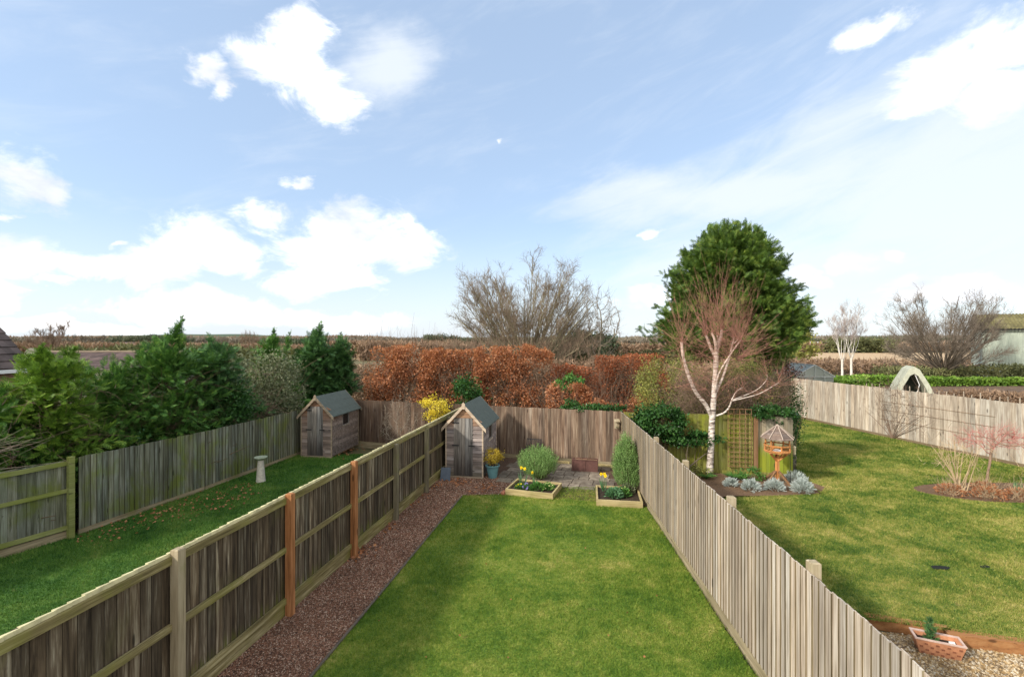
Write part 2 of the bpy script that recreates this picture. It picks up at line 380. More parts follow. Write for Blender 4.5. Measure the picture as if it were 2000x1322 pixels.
def leaves(mb, P, size, tpl=LEAF, D=None, var=.4, wide=1.0):
    n = len(P); d = rdir(n) if D is None else D; X, Y, Z = frames(d)
    s = size*rng.uniform(1-var, 1+var, n); mb.scatter(*tpl, P, X, Y, Z, np.stack([s, s*wide, s], 1))
def clumpy(n, c, rad, k=40, cs=.22, shell=.6, zmin=-1):
    """points gathered into clumps through an ellipsoid"""
    K = ell(k, (0,0,0), (1,1,1), zmin, shell); j = rng.integers(0, k, n)
    P = K[j]+rng.normal(size=(n,3))*cs*rng.uniform(.5, 1.2, (k,1))[j]
    P = P*np.array(rad)+np.array(c); return P
def shrub(name, label, c, rad, n, size, mat, stem, k=40, cs=.2, cat='shrub', group=None, nst=14, tpl=LEAF, zmin=-.6, wide=1., up=None, shell=.55, z0=0, part='foliage', clip=None):
    t = thing(name, label, cat, (c[0], c[1], z0), 0, group); cc = np.array([0,0,c[2]-z0])
    m = MB(); P = clumpy(n, cc, rad, k, cs, shell, zmin); P = P[P[:,2] > .02]
    if clip: P = P[clip(P+np.array([c[0],c[1],z0]))]
    D = rdir(len(P)) if up is None else unit(rdir(len(P))*.7+np.array([0,0,up]))
    leaves(m, P, size, tpl, D, wide=wide); m.build(part, mat, t)
    if nst:
        m = MB(); E = ell(nst, cc, np.array(rad)*.85, -.1); S = np.zeros((nst,3)); S[:,:2] = E[:,:2]*.15
        m.tubes(np.stack([S, S*.4+E*.6*np.array([.8,.8,1]), E], 1), [.014,.009,.004], 4); m.build('stem', stem, t)
    return t

# ------------------------------------------------------------------ materials
W_LEFT = wood('left_fence_wood', (.026,.017,.010), (.165,.12,.076), (.54,.47,.34), .38, .68, algae=((.19,.20,.035), .2, .6), isl_var=.6, sc=13, zalg=(.12,.42,.9,.75))
W_LEFT_RAIL = wood('left_rail_wood', (.08,.062,.025), (.24,.20,.09), (.52,.46,.27), lo=.36, hi=.66, algae=((.24,.25,.045), .5, .7), axis='x', isl_var=.25)
W_EDGE_D = wood('dark_board_edge', (.02,.015,.01), (.05,.04,.028), (.09,.075,.05))
W_EDGE_Y = wood('mossy_board_edge', (.08,.06,.03), (.23,.18,.10), (.40,.33,.20), isl_var=.5)
W_CAP = plain('fence_top_edge_wood', (.50,.46,.27), .9, .3, 9)
W_RIGHT = wood('right_fence_wood', (.17,.125,.09), (.52,.43,.34), (.82,.74,.63), .30, .66, algae=((.30,.27,.10), .05, .4), isl_var=.40, zalg=(0,.2,.35,.5), sc=30)
W_BACK = wood('back_fence_wood', (.08,.048,.034), (.27,.185,.13), (.52,.42,.31), .35, .67, isl_var=.55)
W_BACK2 = wood('neighbour_back_fence_wood', (.05,.03,.022), (.17,.11,.075), (.38,.31,.25), .36, .72, algae=((.14,.17,.05), .1, .5), isl_var=.5)
W_NBL = wood('left_neighbour_fence_wood', (.05,.055,.035), (.20,.21,.15), (.42,.44,.38), .34, .68, algae=((.20,.25,.03), .55, .85), isl_var=.4)
W_NBLR = wood('left_neighbour_rail_wood', (.12,.14,.04), (.24,.27,.09), (.36,.38,.18), axis='x', algae=((.24,.29,.05), .7, .7))
W_GREEN = wood('algae_fence_wood', (.11,.10,.03), (.26,.25,.06), (.42,.40,.16), .3, .68, algae=((.34,.38,.025), .5, .8), isl_var=.4)
W_FAR = wood('far_fence_wood', (.16,.12,.09), (.44,.37,.29), (.66,.60,.50), .33, .64, algae=((.28,.25,.08), .0, .5), isl_var=.35)
W_POST_O = wood('new_post_wood', (.12,.05,.02), (.34,.145,.055), (.52,.27,.13), isl_var=.1, lo=.34, hi=.66)
W_POST_G = wood('grey_post_wood', (.16,.125,.07), (.36,.30,.20), (.52,.46,.34), isl_var=.1, algae=((.20,.22,.05), .3, .6))
W_POST_OLD = wood('old_post_wood', (.07,.06,.04), (.17,.15,.10), (.30,.27,.18), isl_var=.1, algae=((.20,.22,.05), .5, .7))
W_GRAVB = wood('gravel_board_wood', (.14,.11,.06), (.32,.27,.17), (.48,.42,.29), axis='x', algae=((.25,.25,.07), .3, .6))
W_BED = wood('raised_bed_wood', (.20,.15,.065), (.44,.36,.18), (.60,.50,.30), axis='x', algae=((.22,.25,.06), .3, .5), isl_var=.15)
W_SHED = wood('shed_cladding_wood', (.11,.085,.078), (.31,.26,.245), (.52,.46,.43), .32, .7, axis='x', isl_var=.4, top=((.58,.30,.14), 1.62, 2.1), sc=12, algae=((.10,.10,.05), .1, .5), zalg=(.05,.6,.6,.6))
W_SHED2 = wood('neighbour_shed_wood', (.09,.07,.06), (.27,.21,.18), (.46,.38,.33), .32, .7, axis='x', isl_var=.4, top=((.38,.18,.085), 1.35, 2.0), sc=12)
W_DOOR = wood('shed_door_wood', (.07,.06,.055), (.24,.22,.20), (.47,.43,.39), .33, .7, isl_var=.4, algae=((.05,.04,.035), .1, .6), zalg=(.1,1.0,1.2,.8))
W_TRIM = wood('shed_trim_wood', (.30,.22,.16), (.52,.42,.32), (.66,.57,.46), axis='x', isl_var=.15)
W_TRIM2 = wood('old_shed_trim_wood', (.16,.12,.09), (.32,.26,.19), (.44,.37,.29), axis='x', isl_var=.15)
W_BIRD = wood('bird_table_wood', (.30,.11,.035), (.62,.26,.085), (.75,.42,.18), isl_var=.2)
W_BROOF = wood('bird_table_roof_wood', (.10,.07,.058), (.235,.175,.145), (.36,.29,.245), axis='x', isl_var=.35)
W_TREL = wood('trellis_wood', (.11,.06,.03), (.25,.14,.07), (.36,.23,.13), isl_var=.3)
W_SLEEP = wood('sleeper_wood', (.16,.07,.03), (.33,.155,.06), (.42,.24,.11), axis='x', isl_var=.15, algae=((.42,.36,.18), .2, .4))
FELT = plain('roof_felt', (.085,.105,.095), .9, .15, 9)
DARK = plain('black_iron', (.02,.02,.022), .6, .2)
PANE = NT('dark_shed_glass'); PANE.b.inputs['Specular IOR Level'].default_value = .6; PANE = PANE.done((.02,.017,.016), .15)
STONE = plain('pale_stone', (.42,.40,.34), .85, .25, 14)
TEAL = plain('teal_glaze', (.12,.25,.27), .35, .12, 8)
SLATE = plain('slate', (.085,.11,.145), .5, .2, 9)
TERRA = plain('terracotta', (.42,.19,.10), .85, .2, 20)
SOIL = stones('soil', [(.03,.02,.014),(.05,.034,.022),(.08,.055,.035)], False, 30)
MULCH = stones('bed_mulch', [(.10,.055,.03),(.16,.09,.05),(.23,.15,.09),(.10,.07,.05)], False, 28)
GRAVEL = stones('red_gravel_stones', [(.045,.024,.015),(.26,.125,.075),(.12,.06,.038),(.33,.18,.12),(.18,.085,.052),(.04,.026,.018),(.25,.135,.085),(.52,.40,.31),(.14,.07,.045)])
GRAVELB = stones('red_gravel_bed', [(.06,.03,.022),(.14,.07,.05),(.22,.12,.085)], False, 70)
GOLD = stones('gold_gravel_stones', [(.24,.155,.07),(.40,.275,.13),(.53,.42,.27),(.17,.12,.08),(.62,.55,.42),(.33,.22,.10)])
GOLDB = stones('gold_gravel_bed', [(.16,.10,.05),(.30,.20,.10),(.45,.34,.20)], False, 50)
BARK = plain('brown_bark', (.13,.095,.06), .9, .4, 9, bump=.5)
BARK_OL = plain('lichen_bark', (.24,.21,.13), .9, .35, 3, bump=.4)
TWIG_BR = plain('brown_twigs', (.17,.115,.08), .9, .3, 1)
TWIG_GR = plain('grey_twigs', (.24,.20,.155), .9, .3, 1)
TWIG_DK = plain('dark_twigs', (.085,.065,.045), .9, .35, 1)
TWIG_RED = plain('birch_twigs', (.34,.165,.12), .8, .3, 2)
TWIG_PINK = plain('maple_twigs', (.42,.17,.14), .7, .25, 3)
TWIG_TAN = plain('straw_stems', (.42,.31,.19), .9, .3, 3)
n = NT('birch_bark'); o = n.obj(); a = n.noise(n.mapv(o, (4,4,22)), 1.0, 5, .65, .6); b = n.noise(o, 5, 4, .6); zz = n.sep(o)[2]
c = n.ramp(a, [(.38, (.06,.045,.04)), (.47, (.42,.35,.30)), (.6, (.68,.62,.56)), (.75, (.76,.72,.66))])
c = n.mix(n.math('MULTIPLY', n.rng(zz, 0, .75, 1, 0), n.rng(b, .4, .6)), c, (.05,.04,.03)); c = n.mix(n.rng(zz, 1.8, 4.0, 0, .6), c, (.50,.30,.22))
n.bump(a, .5, .02); BIRCH = n.done(c, .8)
BIRCH_W = plain('white_birch_bark', (.60,.56,.50), .8, .2, 5)
TWIG_W = plain('pale_birch_twigs', (.36,.29,.26), .9, .25, 2)
L_LEY = [leaf('conifer_leaf_yellow', (.018,.055,.010), (.15,.27,.035), (.38,.48,.07), sc=4.5, tr=.12, patch=.6), leaf('conifer_leaf_green', (.010,.036,.010), (.085,.20,.04), (.28,.43,.08), sc=4.5, tr=.12, patch=.6),
         leaf('conifer_leaf_blue', (.010,.034,.014), (.075,.175,.055), (.21,.36,.10), sc=4.5, tr=.12, patch=.6)]
L_CYP = leaf('cypress_leaf', (.012,.032,.010), (.09,.16,.028), (.31,.37,.07), sc=2.0, patch=.6)
L_BEECH = leaf('beech_leaf', (.13,.045,.022), (.41,.165,.075), (.68,.39,.23), tr=.35, sc=1.8)
L_BEECHD = leaf('dark_beech_leaf', (.13,.04,.02), (.34,.115,.05), (.52,.22,.11), tr=.3, sc=1.8)
L_IVY = leaf('ivy_leaf', (.010,.036,.010), (.035,.10,.022), (.09,.19,.045), sc=2.5, rough=.35)
L_OLIVE = leaf('privet_leaf', (.08,.09,.03), (.22,.23,.06), (.42,.40,.09), sc=1.3)
L_GREY = leaf('grey_green_leaf', (.055,.075,.04), (.16,.185,.105), (.30,.29,.19), sc=1.6)
L_ROSE = leaf('rosemary_leaf', (.08,.14,.045), (.20,.33,.10), (.36,.50,.20), sc=3)
L_YEL = leaf('forsythia_flower', (.42,.33,.02), (.72,.58,.05), (.85,.74,.16), sc=3)
L_POT = leaf('pot_shrub_leaf', (.16,.12,.012), (.42,.30,.03), (.62,.50,.08), sc=6)
L_BRIGHT = leaf('vegetable_leaf', (.05,.11,.015), (.15,.26,.035), (.30,.41,.08), sc=.6)
L_SILV = leaf('silver_leaf', (.20,.24,.22), (.42,.47,.45), (.66,.70,.68), tr=.1, sc=5)
L_GRN = leaf('fresh_leaf', (.03,.09,.02), (.08,.20,.04), (.18,.33,.07), sc=4)
L_DAFFL = leaf('daffodil_leaf', (.06,.15,.07), (.12,.25,.12), (.2,.36,.18), sc=4)
L_DAFF = leaf('daffodil_petal', (.8,.55,.01), (.9,.68,.02), (.95,.8,.1), sc=9)
L_VIOL = leaf('violet_flower', (.16,.12,.35), (.30,.25,.55), (.45,.38,.7), sc=9)
L_CREAM = leaf('cream_flower', (.55,.58,.22), (.78,.76,.32), (.88,.86,.6), sc=9)
L_DEAD = leaf('fallen_leaf', (.16,.06,.03), (.34,.14,.06), (.5,.26,.13), tr=.1, sc=4)
L_SCRUB = leaf('far_scrub', (.12,.075,.045), (.28,.185,.12), (.42,.31,.20), tr=.1, sc=.12)
L_SCRUBG = leaf('far_green_scrub', (.05,.06,.025), (.13,.14,.055), (.22,.21,.09), tr=.1, sc=.12)
L_WOOD = leaf('hazed_far_wood', (.12,.105,.085), (.21,.18,.14), (.30,.25,.19), tr=.1, sc=.03)  # paled and greyed: distance haze is put into the colour
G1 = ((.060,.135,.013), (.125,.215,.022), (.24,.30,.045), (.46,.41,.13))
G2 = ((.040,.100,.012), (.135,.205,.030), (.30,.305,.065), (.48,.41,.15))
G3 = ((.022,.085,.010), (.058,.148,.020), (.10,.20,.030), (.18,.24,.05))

# ------------------------------------------------------------------ ground and setting
def grid_sheet(name, poly, z, mat, kind='structure', res=None):
    me = bpy.data.meshes.new(name); me.from_pydata([(x,y,z) for x,y in poly], [], [tuple(range(len(poly)))]); me.materials.append(mat)
    o = bpy.data.objects.new(name, me); C.objects.link(o); o['kind'] = kind; return o
def inpoly(P, poly):
    c = np.zeros(len(P), bool); j = len(poly)-1
    for i in range(len(poly)):
        xi, yi = poly[i]; xj, yj = poly[j]
        c ^= ((yi > P[:,1]) != (yj > P[:,1])) & (P[:,0] < (xj-xi)*(P[:,1]-yi)/((yj-yi) or 1e-9)+xi); j = i
    return c
def sample(poly, n, ref=7., p=1.6):
    a = np.array(poly); lo, hi = a.min(0), a.max(0); out = []; tot = 0
    while tot < n:
        P = rng.uniform(lo, hi, (n, 2)); P = P[inpoly(P, poly)]
        d = np.hypot(P[:,0], P[:,1]); P = P[rng.uniform(0,1,len(P)) < np.minimum(1, (ref/d)**p)]
        vis = np.abs(P[:,0]) < P[:,1]*1.15+2.6; P = P[vis]
        if len(P) == 0: continue
        out.append(P); tot += len(P)
    return np.concatenate(out)[:n]
def lawn(name, poly, cols, n, seed, ya, h=.035, holes=()):
    sheet = grid_sheet('lawn', poly, 0, grass_mat(name+'_ground', *cols, ya=ya, blade=False, seed=seed))
    P = sample(poly, n)
    for q in holes: P = P[~inpoly(P, q)]
    A_ = np.array(poly); B_ = np.roll(A_, -1, 0); E_ = []            # ragged fringe along the edges
    for a, b in zip(A_, B_):
        l = np.hypot(*(b-a)); k = int(l*260); w = rng.uniform(0,1,(k,1)); E_.append(a+(b-a)*w+rng.normal(size=(k,2))*.018)
    P = np.concatenate([P]+E_)
    d = np.hypot(P[:,0], P[:,1]); k = len(P); m = MB(); s = np.clip(d/7., .8, 3.0)
    P3 = np.column_stack([P, np.zeros(k)]); D = unit(rng.normal(size=(k,3))*np.array([.55,.55,.1])+np.array([0,0,1.]))
    X, Y, Z = frames(D); hh = h*rng.uniform(.6, 1.3, k)*(.7+.3*s)*(1+.35*LN(2.1, seed=seed+5)(P3))
    m.scatter(*TRI, P3, X, Y, Z, np.stack([hh, .0065*s*rng.uniform(.7,1.3,k), hh], 1))
    g = m.build('grass', grass_mat(name+'_blades', *cols, ya=ya, blade=True, seed=seed)); tag(g, name.replace('_', ' ')+' of short mown blades', 'grass', kind='stuff')
STONE_T = (np.array([(1,0,-.3),(-.5,.87,-.3),(-.5,-.87,-.3),(.1,.05,.75),(.7,.6,.2)])*.5, np.array([(0,4,3),(4,1,3),(1,2,3),(2,0,3),(0,1,4)]))
def pebbles(label, poly, n, size, mat, z=0, ref=7):
    P = sample(poly, n, ref, 1.5); k = len(P); d = np.hypot(P[:,0], P[:,1]); m = MB()
    a = rng.uniform(0, 6.28, k); X = np.stack([np.cos(a), np.sin(a), rng.normal(size=k)*.25], 1); X = unit(X); Y = unit(np.cross([0,0,1.], X)+rng.normal(size=(k,3))*.2); Z = np.cross(X, Y)
    s = size*rng.uniform(.5, 1.3, k)*np.clip(d/7, .9, 2.2)
    m.scatter(*STONE_T, np.column_stack([P, np.full(k, z+.004)]), X, Y, Z, np.stack([s, s*rng.uniform(.6,1,k), s*.7], 1))
    return tag(m.build('gravel', mat), label, 'gravel', kind='stuff')

n = NT('farmland'); o = n.obj(); a = n.noise(o, .02, 4, .6); b = n.noise(o, .5, 4, .6)
c = n.ramp(a, [(.35, (.10,.11,.045)), (.5, (.17,.14,.075)), (.62, (.11,.14,.045)), (.75, (.25,.20,.12))]); c = n.mix(n.rng(b,.35,.65,0,.4), c, (.09,.07,.045)); FARM = n.done(c, .9)
grid_sheet('ground', [(-6000,-60),(6000,-60),(6000,7000),(-6000,7000)], -.17, FARM)
FL = lambda y: -4.69+.177*y       # party fence on the left of the main garden
FR = lambda y: 2.77+.0477*y       # party fence on the right
GE = lambda y: -3.45+.169*y       # gravel edge
main_lawn = [(GE(2.), 2.), (FR(2.)-.06, 2.), (FR(11.9)-.06, 11.9), (2.2,12.1), (2.35,13.4), (1.25,13.45), (1.05,12.4), (-.05,12.93), (-.25,12.85), (GE(12.75),12.75)]
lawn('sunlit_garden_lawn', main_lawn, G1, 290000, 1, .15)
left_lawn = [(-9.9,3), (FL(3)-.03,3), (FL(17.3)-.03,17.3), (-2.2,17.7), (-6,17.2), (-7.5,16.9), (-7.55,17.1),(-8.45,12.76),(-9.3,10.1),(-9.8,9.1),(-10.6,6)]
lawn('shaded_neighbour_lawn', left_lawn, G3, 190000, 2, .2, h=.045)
right_lawn = [(FR(6.9)+.06,7.5), (5.64,7.08), (7.0,6.6), (9.5,5.9), (17.2,11.5), (16.6,15.6), (15.0,25.3), (8.5,14.4), (8.3,12.9),(6,12.6),(FR(12.2)+.06,12.2)]
bedR = [(3.4,12.4),(6,12.75),(7.4,12.75),(8.3,13.0),(8.75,13.5),(8.5,14.45),(3.5,15.5)]
th = np.linspace(0, 2*np.pi, 26, endpoint=False); bedO = [(13.55+2.5*math.cos(a)*(1+.05*math.sin(3*a)), 13.05+.95*math.sin(a)*(1+.08*math.cos(2*a))) for a in th]
lawn('wide_neighbour_lawn', right_lawn, G2, 300000, 3, .35, holes=(bedO, bedR))
gravel_poly = [(FL(2.),2.), (GE(2.)-.03,2.), (GE(12.75)-.03,12.75), (-.3,12.85),(.0,13.9),(-.4,14.35),(-.8,16.),(FL(16.)+.02,16.)]
grid_sheet('path', gravel_poly, .004, GRAVELB); pebbles('crushed red brown gravel on the path beside the lawn', gravel_poly, 90000, .027, GRAVEL, .004)
gold_poly = [(FR(2)+.05,2.), (12,2.), (9.5,5.87), (5.6,7.06), (FR(7.4)+.05,7.4)]
grid_sheet('gravel_yard', gold_poly, -.15, GOLDB); pebbles('golden gravel chips in the yard behind the sleeper edging', gold_poly, 46000, .040, GOLD, -.15)
# patio: slabs laid over earth
n = NT('patio_slabs'); o = n.obj(); rr = n.isl(); c = n.ramp(n.noise(o, 7, 5, .65), [(.3,(.12,.095,.07)),(.55,(.24,.20,.155)),(.75,(.33,.29,.22))])
c = n.mix(1.0, c, n.ramp(rr, [(0,.55),(1,1.0)]), 'MULTIPLY'); n.bump(n.noise(o,20,4), .4); SLAB = n.done(c, .85)
MUDDY = stones('patio_earth', [(.06,.035,.025),(.12,.075,.05),(.17,.115,.08)], False, 35)
grid_sheet('yard_earth', [(-.8,13.3),(0,12.9),(3.32,12.0),(3.46,15.55),(-.5,17.0),(-1.6,17.35),(-1.4,14.4)], .002, MUDDY)
m = MB(); ang = R(-16); ca, sa = math.cos(ang), math.sin(ang)
y = 0; row = 0
while y < 2.2:
    h = random.choice([.3,.45,.45]); x = -1.9+random.uniform(-.3,0)
    while x < 1.9:
        w = random.choice([.3,.45,.6]); g_ = .012
        cs = [(x+g_,y+g_),(x+w-g_,y+g_),(x+w-g_,y+h-g_),(x+g_,y+h-g_)]; cs = [(1.35+a*ca-b*sa, 13.45+a*sa+b*ca) for a,b in cs]
        if all(-.6 < a < 3.2 and b < 15.75-.35*(a-3.5) for a,b in cs):
            z = .018+random.uniform(0,.006); m.hexa([(a,b,0) for a,b in cs]+[(a,b,z) for a,b in cs])
        x += w
    y += h
m.build('patio', SLAB)['kind'] = 'structure'
grid_sheet('planting_bed', bedR, .006, MULCH); grid_sheet('planting_bed', bedO, .008, MULCH)
# dark edging strip between gravel and lawn
m = MB(); m.hexa([(GE(2.)-.03,2.,0),(GE(2.)+.005,2.,0),(GE(12.7)+.005,12.7,0),(GE(12.7)-.03,12.7,0),(GE(2.)-.03,2.,.03),(GE(2.)+.005,2.,.03),(GE(12.7)+.005,12.7,.03),(GE(12.7)-.03,12.7,.03)])
tag(m.build('lawn_edging', plain('edging', (.10,.082,.065), .8, .3, 8)), 'thin dark edging strip between the red gravel and the lawn', 'edging')

# ------------------------------------------------------------------ fences
def board_mb(L, h0, h1, w, front, z0=.0, t=.02, jit=.006, gap=0, skip=None, back=False):
    n = int(round(L/w)); m = MB(); w = L/n; x = np.arange(n)*w; th = np.where(rng.uniform(size=n) < .5, 1, 1)
    hh = h0+(h1-h0)*(x/L)+rng.normal(size=n)*jit; tl = rng.normal(size=n)*.0018
    ov = .012; dy = rng.normal(size=n)*.0015
    x0 = x+gap; x1 = x+w+ov-gap*2
    s = front
    ya = np.zeros(n)+dy; yb = s*(t)+dy; yc = s*.007+dy  # thick edge at x0, thin at x1
    thin = s*.009 if back else -s*.006
    if back: yc = s*.016+dy
    v = np.stack([np.stack([x0, ya+0, z0+0*x],1), np.stack([x1, ya+thin, z0+0*x],1), np.stack([x1, yc-s*.004, z0+0*x],1), np.stack([x0, yb, z0+0*x],1),
                  np.stack([x0+tl, ya, hh],1), np.stack([x1+tl, ya+thin, hh],1), np.stack([x1+tl, yc-s*.004, hh],1), np.stack([x0+tl, yb, hh],1)], 1)
    f = np.array([(0,3,2,1),(4,5,6,7),(0,1,5,4),(1,2,6,5),(2,3,7,6),(3,0,4,7)])
    m.add(v.reshape(-1,3), (f[None]+(np.arange(n)*8)[:,None,None]).reshape(-1,4)); m.nb = n; return m
def shift(mb, dx, dy=0, dz=0):
    mb.v = [v+np.array([dx,dy,dz]) for v in mb.v]; return mb
def fence(label, P0, P1, h0, h1, front, mat, posts=(), rails=0, rail_mat=None, bays=None, bw=.1, gboard=.15, gmat=None, post_h=None, group=None, t=.02, edge=None):
    edge = edge or W_EDGE_D
    """front=+1/-1: the side (local y) that the board faces point to. rails=+1/-1: side that carries rails and posts.
    posts: list of (distance along, height, material, label)"""
    P0 = np.array(P0); P1 = np.array(P1); d = P1-P0; L = float(np.hypot(*d)); rz = math.atan2(d[1], d[0])
    T = thing('fence', label, 'fence', (P0[0], P0[1], 0), rz, group)
    cuts = bays or [0, L]; H = lambda x: h0+(h1-h0)*x/L
    for a, b in zip(cuts[:-1], cuts[1:]):
        bp = shift(board_mb(b-a, H(a)-.004, H(b)-.004, bw, front, z0=gboard, t=t, back=bool(rails) and rails != front), a); po = bp.build('board_panel', mat, T)
        if edge: po.data.materials.append(edge); po.data.polygons.foreach_set('material_index', np.tile([0,0,0,0,0,1], bp.nb).astype(np.int32))
        if gboard:
            MB().box(a+.002, b-.002, -.014, .014, -.12, gboard).build('gravel_board', gmat or W_GRAVB, T)
        if rails:
            y0, y1 = (rails*.008+front*0, rails*.05)
            if rails == front: y0 += rails*.012; y1 += rails*.012
            y0, y1 = min(y0,y1), max(y0,y1)
            for nm, z, hh in (('top_rail', -.11, .085), ('middle_rail', .50, .075), ('bottom_rail', .0, .085)):
                for_z = lambda x: (H(x)+z if nm == 'top_rail' else (.96 if nm == 'middle_rail' else .19))
                za, zb = for_z(a), for_z(b); e = .025
                MB().hexa([(a+.01,y0,za),(b-.01,y0,zb),(b-.01,y1,zb),(a+.01,y1,za),(a+.01,y0,za+hh),(b-.01,y0,zb+hh),(b-.01,y1-rails*e if rails>0 else y1,zb+hh),(a+.01,y1-rails*e if rails>0 else y1,za+hh)]).build(nm, rail_mat, T)
    for (x, ph, pm, pl) in posts:
        s = rails or -front; yy = s*(.075 if rails else .062)
        m = MB(); m.box(x-.05, x+.05, yy-.05, yy+.05, -.1, ph-.01); m.box(x-.05, x+.05, yy-.05, yy+.05, ph-.0099, ph, .012)
        q = m.build('post', pm, T)
        if pl: q['label'] = pl
    return T, L, rz
# left party fence, rails and posts on the garden side
yA = 1.45; k = math.hypot(1, .177)
py_ = [3.39, 5.33, 7.27, 9.18, 11.08, 13.05, 14.98, 16.9]
ds = [(y-yA)*k for y in py_]; Lf = (17.38-yA)*k
pm = [W_POST_G, W_POST_G, W_POST_O, W_POST_O, W_POST_OLD, W_POST_OLD, W_POST_OLD, W_POST_OLD]
pl = [None, 'pale grey square post with clean cut top', 'new orange brown post nearer the camera', 'new orange brown post farther along', None, None, None, None]
hp = [1.84,1.845,1.83,1.83,1.74,1.73,1.73,1.73]
T, L, _ = fence('dark weathered board fence with mossy rails running beside the red gravel', (FL(yA), yA), (FL(17.38), 17.38), 1.8, 1.78, 1, W_LEFT,
      [(d, h, m_, l_) for d, h, m_, l_ in zip(ds, hp, pm, pl)], rails=-1, rail_mat=W_LEFT_RAIL, bays=[0]+ds+[Lf], bw=.125, gboard=.16, gmat=W_LEFT_RAIL)
# pale capping: the sawn top ends of the boards
cb = shift(board_mb(Lf, 1.815, 1.795, .125, 1, z0=1.77, t=.036, jit=.003), 0, -.014); 
cb.build('top_edge', W_CAP, T)
# right party fence, board faces towards the main lawn
yB = 1.8; kr = math.hypot(1,.0477); dr = [(y-yB)*kr for y in (2.8, 4.92, 6.98, 9.1, 11.3)]
T, L, _ = fence('pale sunlit featheredge fence down the right of the main lawn', (FR(yB), yB), (FR(15.6), 15.6), 1.8, 1.8, 1, W_RIGHT,
      [(d, 1.90-.012*i, W_POST_G, None) for i, d in enumerate(dr)], rails=0, bays=[0]+dr+[(15.6-yB)*kr], bw=.104, gboard=.15, gmat=W_GRAVB, t=.019, edge=W_EDGE_Y)
# back fences
BK = lambda x: 15.6-.353*(x-3.52)
T, L, _ = fence('brown board fence closing the far end behind the patio', (FL(17.36)+.03, BK(FL(17.36))-.0), (3.50, 15.62), 1.77, 1.8, -1, W_BACK, [(.9,1.7,W_POST_OLD,None),(2.8,1.7,W_POST_OLD,None),(4.7,1.7,W_POST_OLD,None)], bw=.115, gboard=.14)
fence('rusty brown board fence behind the left shed and bare shrub', (-7.1, BK(-7.1)), (FL(17.36)-.05, BK(FL(17.36))), 1.74, 1.78, -1, W_BACK2, [(1.9,1.7,W_POST_OLD,None),(3.8,1.7,W_POST_OLD,None)], bw=.14, gboard=.14)
# left neighbour's side fence
fence('green stained panel with rails at the left edge of the photo', (-11.3,5.4), (-9.22,10.13), 1.62, 1.63, 1, W_NBL, [((10.13-5.4)*1.092-.05, 1.70, W_NBLR, None), (3.2,1.70,W_NBLR,None)], rails=-1, rail_mat=W_NBLR, bays=[0,3.2,5.15], bw=.14, gboard=.16, gmat=W_GRAVB)
fence('green grey fence run from the mossy post towards the left shed', (-9.17,10.22), (-8.40,13.2), 1.65, 1.62, -1, W_NBL, [], bw=.12, gboard=.12)
fence('algae green fence section ending beside the left shed', (-8.395,13.22), (-7.15,19.4), 1.62, 1.60, -1, W_NBL, [(2.,1.5,W_POST_OLD,None)], bw=.12, gboard=.12)
# right neighbour: bright algae fence behind the birch and the short return
T, L, _ = fence('yellow green algae covered fence behind the birch', (3.58,15.5), (7.35,14.74), 1.80, 1.82, -1, W_GREEN, [(1.8,1.7,W_POST_OLD,None)], bw=.125, gboard=.1, gmat=W_GREEN)
fence('short grey and green fence end behind the bird table', (7.352,14.735), (8.42,14.52), 1.82, 1.78, -1, W_GREEN if False else wood('mixed_fence_wood', (.16,.13,.08), (.34,.29,.20), (.46,.40,.30), algae=((.36,.42,.03), .1, .5), zalg=(.5,1.2,.6,.95)), [(1.04,1.76,W_POST_OLD,None)], bw=.125, gboard=.1, gmat=W_GREEN)
# far right boundary
T, L, _ = fence('long silvery board fence along the far right boundary', (14.85,25.7), (17.2,11.0), 2.07, 2.05, -1, W_FAR, [], bw=.15, gboard=.12, gmat=wood('far_gravel_board', (.10,.07,.04), (.2,.15,.09), (.3,.24,.16), axis='x'), t=.03)
m = MB()
for i in range(34):
    x = 4.5+i*.28+random.uniform(-.05,.05); m.bar((x,.06,1.6), (x+random.uniform(-.02,.02),.06,2.12+random.uniform(0,.14)), .022)
m.each('cane', W_FAR, T)
m = MB()
for z in (.75,1.15,1.5): m.bar((5.2,-.05,z), (9.5,-.05,z+.01), .008)
m.build('training_wire', W_TREL, T)

